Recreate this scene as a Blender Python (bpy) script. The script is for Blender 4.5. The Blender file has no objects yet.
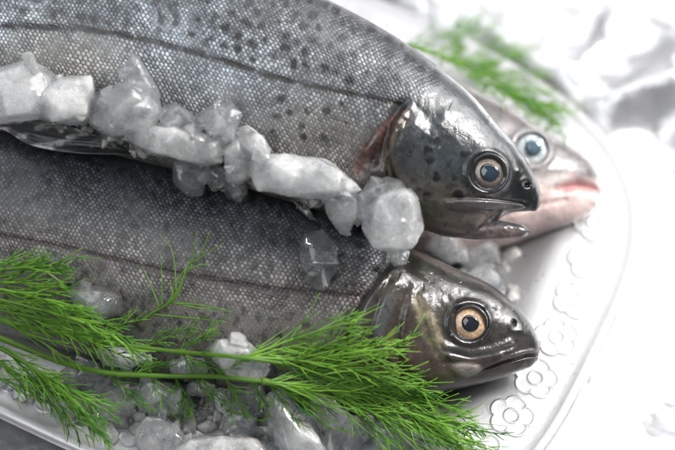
import bpy, bmesh, math, random
import numpy as np
from mathutils import Vector
from mathutils.bvhtree import BVHTree

# ------------------------------------------------------------------ basics
# all code coordinates are centimetres; U converts to metres on linking
U_ = 0.01
SC = bpy.context.scene
COL = SC.collection
rnd = random.Random(7)
rng = np.random.default_rng(7)

EL = math.radians(56.0)
FOC, SENS = 85.0, 36.0
K = 675 * FOC / SENS
DIST = 53.1
TGT = np.array([0, 0, 2.0])
FW = np.array([0, math.cos(EL), -math.sin(EL)])
RT = np.array([1.0, 0, 0])
UP = np.array([0, math.sin(EL), math.cos(EL)])
CAM = TGT - FW * DIST
PX = DIST / K                      # cm per photo pixel at the target depth


def ray(px):
    px = np.asarray(px, float)
    return FW + RT * ((px[..., 0:1] - 337.5) / K) + UP * ((225 - px[..., 1:2]) / K)


def on_plane(px, p0, n):
    r = ray(px)
    return CAM + r * (((p0 - CAM) @ n) / (r @ n))[..., None]


def on_z(px, z):
    return on_plane(px, np.array([0, 0, z]), np.array([0, 0, 1.0]))


def to_px(P):
    d = P - CAM
    t = d @ FW
    return np.stack([337.5 + K * (d @ RT) / t, 225 - K * (d @ UP) / t], -1)


def smooth(a, b, x):
    t = np.clip((x - a) / (b - a), 0, 1)
    return t * t * (3 - 2 * t)


def gauss(x, s):
    return np.exp(-(x / s) ** 2)


def vnoise(x, y, seed=0):
    xi, yi = np.floor(x).astype(np.int64), np.floor(y).astype(np.int64)
    fx, fy = x - xi, y - yi
    fx, fy = fx * fx * (3 - 2 * fx), fy * fy * (3 - 2 * fy)

    def h(a, b):
        v = (a * 374761393 + b * 668265263 + seed * 982451653) & 0xFFFFFFFF
        v = ((v ^ (v >> 13)) * 1274126177) & 0xFFFFFFFF
        return ((v ^ (v >> 16)) & 0xFFFF) / 65535.0
    return (h(xi, yi) * (1 - fx) + h(xi + 1, yi) * fx) * (1 - fy) + (h(xi, yi + 1) * (1 - fx) + h(xi + 1, yi + 1) * fx) * fy


def fbm(x, y, s, seed=0, octv=4):
    v = 0; a = .5; tot = 0
    for o in range(octv):
        v = v + a * vnoise(x / s * 2 ** o, y / s * 2 ** o, seed + o * 17)
        tot += a; a *= .55
    return v / tot


def polyline(px, pts):
    """distance to a polyline, side (positive = right of travel as drawn on a y-down page), position 0..1 along it"""
    pts = np.asarray(pts, float)
    best = np.full(len(px), 1e9); side = np.zeros(len(px)); par = np.zeros(len(px))
    seg = np.hypot(*(pts[1:] - pts[:-1]).T); cum = np.concatenate([[0], np.cumsum(seg)])
    for i in range(len(pts) - 1):
        a, b = pts[i], pts[i + 1]
        ab = b - a
        ap = px - a
        t = np.clip((ap @ ab) / (ab @ ab), 0, 1)
        dd = ap - t[:, None] * ab
        d = np.hypot(dd[:, 0], dd[:, 1])
        cr = ab[0] * ap[:, 1] - ab[1] * ap[:, 0]
        m = d < best
        best[m] = d[m]; side[m] = np.sign(cr[m]); par[m] = (cum[i] + t[m] * seg[i]) / cum[-1]
    return best, side, par


def pchip(xs, ys, x):
    xs = np.asarray(xs, float); ys = np.asarray(ys, float)
    h = np.diff(xs); d = np.diff(ys) / h
    m = np.zeros(len(xs))
    m[0], m[-1] = d[0], d[-1]
    for i in range(1, len(xs) - 1):
        m[i] = (d[i - 1] * h[i] + d[i] * h[i - 1]) / (h[i - 1] + h[i])
    i = np.clip(np.searchsorted(xs, x) - 1, 0, len(xs) - 2)
    t = (x - xs[i]) / h[i]
    return (ys[i] * (1 + 2 * t) * (1 - t) ** 2 + m[i] * h[i] * t * (1 - t) ** 2 + ys[i + 1] * t * t * (3 - 2 * t) + m[i + 1] * h[i] * t * t * (t - 1))


# ------------------------------------------------------------------ objects
SOLIDS = []          # (verts, faces) used to rest things on


def mesh_obj(name, V, F, mat, parent=None, smooth_=True, attrs=None, solid=False):
    me = bpy.data.meshes.new(name)
    V = np.asarray(V, float)
    me.from_pydata((V * U_).tolist(), [], F if isinstance(F, list) else F.tolist())
    if smooth_:
        me.polygons.foreach_set('use_smooth', np.ones(len(me.polygons), bool))
    if attrs:
        for k, v in attrs.items():
            v = np.asarray(v, float)
            if v.ndim == 1:
                a = me.attributes.new(k, 'FLOAT', 'POINT'); a.data.foreach_set('value', v)
            else:
                a = me.attributes.new(k, 'FLOAT_VECTOR', 'POINT'); a.data.foreach_set('vector', v.ravel())
    me.materials.append(mat)
    me.update()
    o = bpy.data.objects.new(name, me)
    COL.objects.link(o)
    if parent is not None:
        o.parent = parent
        o.matrix_parent_inverse = root_matrix(parent).inverted()
    if solid:
        SOLIDS.append((V, F if isinstance(F, list) else F.tolist()))
    return o


def root_matrix(o):
    from mathutils import Matrix
    if o.type != 'EMPTY': return Matrix.Identity(4)
    m = Matrix.Translation(o.location)
    while o.parent is not None:
        o = o.parent
        m = Matrix.Translation(o.location) if o.type == 'EMPTY' else m
    return m


def empty(name, loc, label, cat, group=None):
    o = bpy.data.objects.new(name, None)
    o.empty_display_size = .01
    COL.objects.link(o)
    o.location = Vector(np.asarray(loc) * U_)
    return tag(o, label, cat, group)


def tag(o, label, cat, group=None, kind=None):
    if label: o['label'] = label
    if cat: o['category'] = cat
    if group: o['group'] = group
    if kind: o['kind'] = kind
    return o


# ------------------------------------------------------------------ node helper
class NT:
    def __init__(self, name):
        self.m = bpy.data.materials.new(name); self.m.use_nodes = True
        self.t = self.m.node_tree; self.t.nodes.clear()
        self.out = self.t.nodes.new('ShaderNodeOutputMaterial')

    def n(self, typ, props=None, **ins):
        nd = self.t.nodes.new('ShaderNode' + typ)
        for k, v in (props or {}).items(): setattr(nd, k, v)
        for k, v in ins.items():
            self.set(nd, k.replace('_', ' '), v)
        return nd

    def set(self, nd, key, v):
        s = nd.inputs[int(key[1:])] if key[0] == 'i' and key[1:].isdigit() else nd.inputs[key]
        if isinstance(v, bpy.types.NodeSocket): self.t.links.new(v, s)
        else: s.default_value = v

    def math(self, op, a, b=0.0, c=0.0, clamp=False):
        nd = self.n('Math', {'operation': op, 'use_clamp': clamp}, i0=a, i1=b, i2=c); return nd.outputs[0]

    def vm(self, op, a, b=(0, 0, 0)):
        nd = self.n('VectorMath', {'operation': op}, i0=a, i1=b)
        return nd.outputs['Value'] if op in ('LENGTH', 'DOT_PRODUCT') else nd.outputs['Vector']

    def mix(self, f, a, b, blend='MIX'):
        nd = self.t.nodes.new('ShaderNodeMix'); nd.data_type = 'RGBA'; nd.blend_type = blend
        for i, v in ((0, f), (6, a), (7, b)):
            if isinstance(v, bpy.types.NodeSocket): self.t.links.new(v, nd.inputs[i])
            else: nd.inputs[i].default_value = v
        return nd.outputs[2]

    def fmix(self, f, a, b):
        nd = self.t.nodes.new('ShaderNodeMix'); nd.data_type = 'FLOAT'
        for i, v in ((0, f), (2, a), (3, b)):
            if isinstance(v, bpy.types.NodeSocket): self.t.links.new(v, nd.inputs[i])
            else: nd.inputs[i].default_value = v
        return nd.outputs[0]

    def ramp(self, v, a, b, c=0.0, d=1.0):
        nd = self.n('MapRange', {'interpolation_type': 'SMOOTHSTEP'}, i0=v, i1=a, i2=b, i3=c, i4=d); return nd.outputs[0]

    def attr(self, name, out='Vector'):
        return self.n('Attribute', {'attribute_name': name}).outputs[out]

    def bump(self, h, strength, dist, normal=None):
        nd = self.n('Bump', None, Height=h, Strength=strength, Distance=dist)
        if normal is not None: self.set(nd, 'Normal', normal)
        return nd.outputs[0]

    def surf(self, sh):
        self.t.links.new(sh, self.out.inputs['Surface']); return self.m


def rgb(*c): return (c[0], c[1], c[2], 1.0)


def fish_material(name, period, edge_dark, centre_gain, silver):
    t = NT(name)
    uv = t.attr('suv')
    wob = t.n('TexNoise', None, Vector=uv, Scale=.022, Detail=3.0)
    uvw = t.vm('ADD', uv, t.vm('MULTIPLY', t.vm('SUBTRACT', wob.outputs['Color'], (.5, .5, .5)), (12.0, 12.0, 0)))
    wob2 = t.n('TexNoise', None, Vector=uv, Scale=.22, Detail=2.0)
    uvw = t.vm('ADD', uvw, t.vm('MULTIPLY', t.vm('SUBTRACT', wob2.outputs['Color'], (.5, .5, .5)), (1.5, 1.5, 0)))
    P = t.vm('MULTIPLY', uvw, (1 / period, 1 / (period * 1.5), 0))
    A0 = t.vm('ADD', P, (.5, .5, 0))
    A = t.vm('MULTIPLY', t.vm('SUBTRACT', t.vm('FRACTION', A0), (.5, .5, 0)), (1, 1.5, 0))
    B = t.vm('MULTIPLY', t.vm('SUBTRACT', t.vm('FRACTION', P), (.5, .5, 0)), (1, 1.5, 0))
    dA, dB = t.vm('LENGTH', A), t.vm('LENGTH', B)
    d = t.math('MINIMUM', dA, dB)
    gap = t.math('ABSOLUTE', t.math('SUBTRACT', dA, dB))          # 0 on the border of two scales
    sel = t.math('GREATER_THAN', dA, dB)
    idA = t.vm('FLOOR', A0); idB = t.vm('ADD', t.vm('FLOOR', P), (.5, .5, .3))
    nid = t.mix(sel, idA, idB); near = t.mix(sel, A, B)
    wn = t.n('TexWhiteNoise', {'noise_dimensions': '3D'}, Vector=nid)
    rv = wn.outputs['Value']
    x = t.n('SeparateXYZ', None, Vector=near).outputs[0]
    dome = t.ramp(d, .60, .10)
    scaly = t.attr('scaly', 'Fac')
    pig = t.attr('pig')
    patch = t.n('TexNoise', None, Vector=uv, Scale=.018, Detail=4.0, Roughness=.6).outputs['Fac']
    vis = t.math('MULTIPLY', scaly, t.ramp(patch, .34, .56, .34, 1.0))
    dot = t.math('MULTIPLY', t.ramp(d, .50, .14), t.ramp(x, -.45, .45, .8, 1.1))
    sheen = t.ramp(t.n('TexNoise', None, Vector=uv, Scale=.05, Detail=3.0).outputs['Fac'], .3, .7, .55, 1.3)
    tone = t.math('MULTIPLY', t.fmix(t.math('MULTIPLY', dot, sheen), edge_dark, centre_gain), t.ramp(rv, 0.0, 1.0, .58, 1.40))  # pale scale centres, with highlights and patchy sheen put into the colour
    tone = t.math('MULTIPLY', tone, t.ramp(gap, 0.0, .10, .82, 1.0))
    tone = t.fmix(vis, 1.0, tone)
    fine = t.n('TexNoise', None, Vector=uv, Scale=.5, Detail=5.0, Roughness=.65).outputs['Fac']
    tone = t.math('MULTIPLY', tone, t.ramp(fine, .25, .75, .72, 1.28))
    col = t.vm('MULTIPLY', pig, t.n('CombineXYZ', None, X=tone, Y=tone, Z=tone).outputs[0])
    # faint per-scale iridescence: bluish to warm
    tint = t.mix(t.n('SeparateColor', None, Color=wn.outputs['Color']).outputs[1], rgb(.93, .99, 1.08), rgb(1.05, 1.0, .95))
    col = t.mix(t.math('MULTIPLY', vis, .55), col, t.mix(1.0, col, tint, 'MULTIPLY'))
    hgt = t.math('MULTIPLY', vis, t.math('SUBTRACT', dome, t.math('MULTIPLY', x, .55)))
    film = t.n('TexNoise', None, Vector=uv, Scale=.16, Detail=4.0, Roughness=.6).outputs['Fac']
    vein = t.n('TexNoise', None, Vector=uv, Scale=.11, Detail=6.0, Roughness=.72, Distortion=1.2).outputs['Fac']
    bare = t.math('SUBTRACT', 1.0, scaly)
    col = t.mix(t.math('MULTIPLY', bare, t.ramp(vein, .54, .66, 0, .65)), col, t.vm('MULTIPLY', col, (.35, .33, .32)))
    col = t.mix(t.math('MULTIPLY', bare, t.ramp(vein, .40, .32, 0, .45)), col, t.vm('ADD', t.vm('MULTIPLY', col, (1.5, 1.5, 1.5)), (.02, .02, .022)))
    hgt = t.math('ADD', hgt, t.math('MULTIPLY', t.math('MULTIPLY', bare, vein), .5))
    hgt = t.math('ADD', hgt, t.math('MULTIPLY', fine, .35))
    nb = t.bump(hgt, .5, .00026)
    nc = t.bump(t.math('ADD', film, t.math('MULTIPLY', hgt, .16)), .45, .0006)
    gl = t.attr('gloss', 'Fac')
    p = t.n('BsdfPrincipled', None, Base_Color=col, Normal=nb, Metallic=t.math('MULTIPLY', t.math('MULTIPLY', vis, dot), silver),
            Roughness=t.math('ADD', t.fmix(gl, .50, .26), t.math('MULTIPLY', fine, .12)), Specular_IOR_Level=t.fmix(gl, .55, .28),
            Coat_Weight=t.math('ADD', .42, t.math('MULTIPLY', gl, .45)), Coat_Roughness=t.ramp(film, .3, .8, .07, .26), Coat_IOR=1.48, Coat_Normal=nc)
    p.inputs['Subsurface Weight'].default_value = 0.0
    return t.surf(p.outputs[0])


def vcol_material(name, rough=.25, coat=1.0, spec=.5, noise=0.0, nscale=800, bump=0.0, metallic=0.0, sss=0.0):
    t = NT(name)
    pig = t.attr('pig')
    co = t.n('NewGeometry').outputs['Position']
    nz = t.n('TexNoise', None, Vector=co, Scale=nscale, Detail=4.0).outputs['Fac']
    tone = t.ramp(nz, .25, .75, 1 - noise, 1 + noise)
    col = t.vm('MULTIPLY', pig, t.n('CombineXYZ', None, X=tone, Y=tone, Z=tone).outputs[0])
    p = t.n('BsdfPrincipled', None, Base_Color=col, Roughness=rough, Coat_Weight=coat, Coat_Roughness=.04, Specular_IOR_Level=spec, Metallic=metallic)
    if bump: t.set(p, 'Normal', t.bump(nz, .6, bump))
    if sss:
        p.inputs['Subsurface Weight'].default_value = sss; p.inputs['Subsurface Radius'].default_value = (.004, .002, .0015)
    return t.surf(p.outputs[0])


# ------------------------------------------------------------------ fish loft
NB2 = np.array([-.128, -.533, .837]); NB2 /= np.linalg.norm(NB2)


class Fish:
    def __init__(self, name, label, stations, p0, n, pe=2.3, nth=150, nback=26, xfine=-25):
        self.p0, self.n = p0, n
        st = np.array([[a[0], a[1], b[0], b[1], w] for a, b, w in stations], float)
        mid = (st[:, 0:2] + st[:, 2:4]) / 2
        s = np.concatenate([[0], np.cumsum(np.hypot(*np.diff(mid, axis=0).T) + .35 * np.abs(np.diff(st[:, 1] - st[:, 3])) + .01)])
        fine0 = np.interp(xfine, mid[:, 0], s)
        q = np.concatenate([np.linspace(0, fine0, 70)[:-1], np.linspace(fine0, s[-1], int((s[-1] - fine0) / .95))])
        q[-1] = s[-1]
        v = np.stack([pchip(s, st[:, i], q) for i in range(5)], -1)
        self.q = q
        top, bot, w = v[:, 0:2], v[:, 2:4], np.maximum(v[:, 4], .02)
        th = np.concatenate([np.linspace(0, math.pi, nth), np.linspace(math.pi, 2 * math.pi, nback + 2)[1:-1]])
        tt = np.cos(th); sg = np.where(th <= math.pi + 1e-6, 1.0, -1.0)
        prof = np.sqrt(np.clip(1 - np.abs(tt) ** pe, 0, 1)) * sg
        m = (top + bot) / 2; h = (top - bot) / 2
        p2 = m[:, None, :] + h[:, None, :] * tt[None, :, None]
        P = on_plane(p2.reshape(-1, 2), p0, n).reshape(len(q), len(th), 3)
        P = P + n * (w[:, None, None] * prof[None, :, None])
        # skin coordinates (in photo-pixel units of length along and around)
        mc = on_plane(m, p0, n)
        su = np.concatenate([[0], np.cumsum(np.linalg.norm(np.diff(mc, axis=0), axis=1))]) / PX
        dr = np.linalg.norm(np.diff(P, axis=1), axis=2)
        sv = np.concatenate([np.zeros((len(q), 1)), np.cumsum(dr, 1)], 1) / PX
        sv = sv - sv[:, nth // 2:nth // 2 + 1]
        self.suv = np.stack([np.broadcast_to(su[:, None], sv.shape), sv, 0 * sv], -1).reshape(-1, 3)
        self.t = np.broadcast_to(tt[None, :], sv.shape).ravel()
        self.front = np.broadcast_to((sg > 0)[None, :], sv.shape).ravel()
        self.prof = np.broadcast_to(np.abs(prof)[None, :], sv.shape).ravel()
        self.V = P.reshape(-1, 3)
        self.px = to_px(self.V)
        n1, n2 = len(q), len(th)
        i, j = np.meshgrid(np.arange(n1 - 1), np.arange(n2), indexing='ij')
        a = i * n2 + j; b = i * n2 + (j + 1) % n2
        self.F = np.stack([a, b, b + n2, a + n2], -1).reshape(-1, 4).tolist()
        self.F.append(list(range(n2))); self.F.append(list(range((n1 - 1) * n2, n1 * n2))[::-1])
        c = mc[np.argmin(np.abs(m[:, 0] - 200))]
        self.root = empty(name, (c[0], c[1], max(c[2] - 2.2, .1)), label, 'fish')

    def finish(self, relief, paint, mat):
        h = relief(self.px, self) * smooth(.05, .45, self.prof) * self.front
        self.V = self.V + self.n * h[:, None]
        # pigments are looked up on the pixel-like side-view coordinates; the far side mirrors the near one
        pig, scaly, gloss = paint(self.px, self)
        self.body = mesh_obj('body', self.V, self.F, mat, self.root, attrs={'suv': self.suv, 'pig': np.clip(pig, 0, 1), 'scaly': scaly, 'gloss': gloss}, solid=True)
        self.tree = BVHTree.FromPolygons(self.V.tolist(), self.F)

    def hit(self, px):
        r = ray(px); r = r / np.linalg.norm(r)
        loc, nor, idx, dist = self.tree.ray_cast(Vector(CAM), Vector(r))
        return (np.array(loc), np.array(nor)) if loc else (on_plane(np.asarray(px, float), self.p0, self.n), self.n)


def disk_dome(c, nrm, R, prof, colf, nr=28, na=64, pear=0.0):
    nrm = nrm / np.linalg.norm(nrm)
    xd = np.cross(UP, nrm); xd /= np.linalg.norm(xd); yd = np.cross(nrm, xd)
    import inspect
    two = len(inspect.signature(prof).parameters) == 2
    pf = prof if two else (lambda r, a: prof(r))
    V, F, Cc = [c + nrm * pf(0.0, 0.0)], [], [colf(0.0, 0.0)]
    for i in range(1, nr + 1):
        for j in range(na):
            a = 2 * math.pi * j / na; r = i / nr
            V.append(c + (xd * math.cos(a) + yd * math.sin(a)) * R * r * (1 + pear * max(0, math.cos(a + .5)) ** 2 + .12 * pear * math.sin(3 * a + 1)) + nrm * pf(r, a)); Cc.append(colf(r, a))
    for j in range(na): F.append([0, 1 + j, 1 + (j + 1) % na])
    for i in range(nr - 1):
        for j in range(na):
            a = 1 + i * na + j; b = 1 + i * na + (j + 1) % na
            F.append([a, a + na, b + na, b])
    return np.array(V), F, np.array(Cc)


def make_eye(fish, px, Rp, iris_p, pupil_p, iris_in, iris_out, rim_col, pup=(.012, .016, .024), lift=0.0, tilt=None, dz=0.0):
    c, nor = fish.hit(px)
    nrm = fish.n * .75 + nor * .25
    if tilt is not None: nrm = nrm + np.asarray(tilt)
    nrm /= np.linalg.norm(nrm)
    c = c + nrm * (lift)
    R = Rp * PX; ri = iris_p * PX; rp = pupil_p * PX

    def rimprof(r, a): return R * (.10 + (.05 + .04 * math.sin(3 * a + 1)) * math.exp(-((r - .86) / .11) ** 2) + .26 * max(0, math.sin(a + .25)) ** .7 * math.exp(-((r - .84) / .12) ** 2)) - (R * .5 * smooth(.9, 1.0, r))
    def rimcol(r, a):
        k = .7 + .5 * float(vnoise(np.array([r * 9.0]), np.array([a * 3.0]), 5)[0])
        return [x * k for x in rim_col]
    V, F, Cc = disk_dome(c, nrm, R, rimprof, rimcol)
    e = mesh_obj('eye', V, F, M['eye'], fish.root, attrs={'pig': Cc})

    def icol(r, a):
        k = .45 + .6 * float(vnoise(np.array([r * 6.0 + 3]), np.array([math.cos(a) * 5 + math.sin(a) * 4 + 20]), 9)[0]) + .5 * float(vnoise(np.array([r * 7.0 * math.cos(a) + 33]), np.array([r * 7 * math.sin(a) + 20]), 19)[0])
        f = float(smooth(.40, .85, np.array(r + .3 * (k - 1))))
        col = [x * (1 - f) + y * f for x, y in zip(iris_in, iris_out)]
        e2 = float(smooth(.86, 1.0, np.array(r)))
        col = [x * k * (1 - .8 * e2) for x in col]
        return col
    V, F, Cc = disk_dome(c + nrm * R * (.10 + dz), nrm, ri, lambda r: ri * .42 * math.sqrt(max(0, 1 - .86 * r * r)) - ri * .16, icol, 36, 96)
    io = mesh_obj('iris', V, F, M['eye'], e, attrs={'pig': Cc})
    V, F, Cc = disk_dome(c + nrm * (R * (.10 + dz) + ri * .245), nrm, rp, lambda r: rp * .34 * math.sqrt(max(0, 1 - r * r)) - rp * .14 * smooth(.92, 1., r),
                         lambda r, a: [pup[0] + pup[0] * (1 - r), pup[1] + pup[1] * (1 - r), pup[2] + pup[2] * (1 - r)], 20, 64, pear=.2)
    mesh_obj('pupil', V, F, M['pupil'], e, attrs={'pig': Cc})
    return e


M = {}
M['eye'] = vcol_material('eye_skin', rough=.3, coat=1.0, noise=.25, nscale=1500)
M['pupil'] = vcol_material('pupil_gel', rough=.08, coat=1.0)
M['fin'] = vcol_material('wet_fin', rough=.42, coat=.22, noise=.4, nscale=900, bump=.0004)
M['jaw'] = vcol_material('wet_jaw_skin', rough=.38, coat=.7, noise=.2, nscale=500, bump=.0004)


def spots(px, lst):
    """soft dark pigment spots; lst of (x, y, r, strength)"""
    out = np.zeros(len(px))
    wx = px[:, 0] + 3.2 * (fbm(px[:, 0], px[:, 1], 5, 41, 2) - .5) * 2
    wy = px[:, 1] + 3.2 * (fbm(px[:, 0], px[:, 1], 5, 57, 2) - .5) * 2
    for x, y, r, s in lst:
        m = (np.abs(wx - x) < r * 2.2) & (np.abs(wy - y) < r * 2.2)
        d = np.hypot(wx[m] - x, wy[m] - y)
        out[m] = np.maximum(out[m], s * smooth(r * 1.25, r * .55, d))
    return out


def C3(*c): return np.array(c, float)[None, :]


def lay(pig, mask, col): return pig * (1 - mask[:, None]) + np.asarray(col, float)[None, :] * mask[:, None]


# ------------------------------------------------------------------ the three trout: placement planes
P2 = on_z(np.array([[470., 388.]]), 1.25)[0]                  # lowest trout rests on the platter
P1 = P2 + NB2 * .55                                           # the one above leans on it
N3 = np.array([-.12, -.60, .79]); N3 /= np.linalg.norm(N3)
P3 = on_z(np.array([[560., 222.]]), 1.0)[0]

# ---- upper trout
fish1 = Fish('trout', 'spotted silver trout on top of the pile, mouth slightly open', [
    ((-440, 30), (-440, 92), .5), ((-330, -8), (-330, 104), 1.1), ((-180, -58), (-180, 118), 1.9), ((0, -92), (0, 134), 2.35), ((100, -78), (100, 154), 2.45),
    ((200, -50), (200, 178), 2.45), ((280, -20), (270, 198), 2.4), ((330, 1), (318, 212), 2.32), ((376, 25), (356, 222), 2.2), ((413, 48), (390, 228), 2.05),
    ((445, 72), (420, 229), 1.85), ((474, 97), (447, 237), 1.62), ((500, 127), (474, 236), 1.36), ((519, 149), (494, 223), 1.02), ((532, 170), (510, 213), .68),
    ((539, 187), (529, 211), .36), ((540.8, 196), (537.5, 210), .16), ((541, 199), (539.5, 207), .07)], P1, NB2)

OP1 = [(414, 100), (402, 110), (394, 122), (389, 140), (389, 158), (394, 176), (402, 196), (414, 216)]
PINK1 = [(404, 116), (393, 123), (379, 137), (368, 153), (360, 168)]
FLAP1 = [(400, 124), (390, 140), (385, 157), (386, 174)]
LL1 = [(-440, 58), (-200, 34), (0, 26), (75, 28), (125, 35), (175, 47), (225, 61), (275, 77), (330, 90), (375, 99), (400, 104)]
PRE1 = [(447, 112), (436, 132), (430, 155), (428, 178), (433, 200), (450, 212)]
SCALE1 = [(452, 62), (436, 84), (420, 96), (402, 106), (384, 124), (370, 146), (358, 176), (350, 230)]


def lens(px, a, b, hw):
    d, s, u = polyline(px, [a, b])
    return d / (hw * np.sqrt(np.clip(1 - (2 * u - 1) ** 2, .02, 1)))


def relief1(px, f):
    h = np.zeros(len(px))
    d, s, u = polyline(px, OP1); sd = -d * s              # positive on the head side
    ok = smooth(-.0, .12, u) * smooth(1.0, .9, u)
    h += .16 * smooth(-2, 4, sd) * smooth(55, 8, sd) * (sd > -2) * ok
    h -= .16 * gauss(sd + 5, 4) * ok
    d2, s2, u2 = polyline(px, PINK1)
    h -= .17 * gauss(d2, 9); h += .035 * (fbm(px[:, 0], px[:, 1] * .6, 4, 808, 3) - .5) * gauss(d2, 8); h += .10 * gauss(d2 - 1, 3.5) * smooth(.95, .6, u2)
    d3, s3, u3 = polyline(px, FLAP1)
    h += .15 * gauss(d3, 3.6) * (1 + .8 * (fbm(px[:, 0], px[:, 1], 4, 5, 2) - .5))
    h -= .14 * gauss(np.hypot(px[:, 0] - 374, px[:, 1] - 160), 6)
    d4, s4, u4 = polyline(px, PRE1)
    h += .03 * gauss(d4, 7) * (.4 + 1.2 * fbm(px[:, 0], px[:, 1], 9, 88, 2)) - .02 * gauss(d4 * -s4 + 7, 5)
    h += .05 * gauss(np.hypot((px[:, 0] - 410) / 1.0, (px[:, 1] - 136) / 1.5), 13)
    de = np.hypot(px[:, 0] - 488, px[:, 1] - 172)
    h += .07 * gauss(de - 21, 3.0) - .09 * smooth(20, 15, de)
    h += .04 * gauss(np.hypot(px[:, 0] - 486, px[:, 1] - 146), 9)
    l = lens(px, (446, 203), (524, 207), 5.5)
    h += .11 * smooth(1.25, .5, l) - .05 * gauss(polyline(px, [(444, 197), (480, 198), (526, 203)])[0], 2)
    h -= .12 * gauss(np.hypot(px[:, 0] - 527, px[:, 1] - 185), 2.6); h += .03 * gauss(np.hypot(px[:, 0] - 526, px[:, 1] - 184) - 5, 2.5)
    h += .05 * gauss(np.hypot(px[:, 0] - 519, px[:, 1] - 171), 3)
    dl = polyline(px, LL1)[0]
    h -= .035 * gauss(dl, 2.0)
    head = smooth(-4, 6, -polyline(px, SCALE1)[0] * polyline(px, SCALE1)[1])
    h += head * (.06 * (fbm(px[:, 0], px[:, 1], 28, 3, 3) - .5) + .015 * (fbm(px[:, 0], px[:, 1], 4, 8, 3) - .5))
    h += .07 * (fbm(px[:, 0], px[:, 1], 60, 23, 3) - .5)
    return h


r1 = random.Random(3)
sp1 = []
tries = 0
while len(sp1) < 190 and tries < 9000:
    tries += 1
    x = r1.uniform(-60, 440); u = r1.random()
    yl = np.interp(x, [p[0] for p in LL1], [p[1] for p in LL1])
    y = yl - r1.uniform(11, 112) if r1.random() < .88 else yl + r1.uniform(10, 60)
    if x < 170 and r1.random() < .62: continue
    if y > yl and not (270 < x < 350): continue
    if x > 400 and y > 95: continue
    r = r1.uniform(3.0, 5.8) * (1.0 if y < yl else .8)
    if all(math.hypot(x - a, y - b) > 12.5 for a, b, _, _ in sp1):
        sp1.append((x, y, r, r1.uniform(.65, 1.0) * (.6 if x < 170 else 1)))
hs1 = [(428, 150, 3, .95), (463, 154, 2.6, .9), (430, 161, 3, .9), (436, 176, 3.4, 1), (428, 196, 4, 1), (417, 190, 2.6, .7), (459, 195, 4.5, 1), (420, 126, 3.4, .7), (437, 141, 2.6, .8),
       (455, 178, 2.6, .8), (447, 165, 2.4, .6), (467, 184, 2.5, .7), (412, 152, 2.4, .6), (407, 112, 4, .9), (416, 103, 3.5, .8), (425, 112, 3, .6)]


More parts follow.
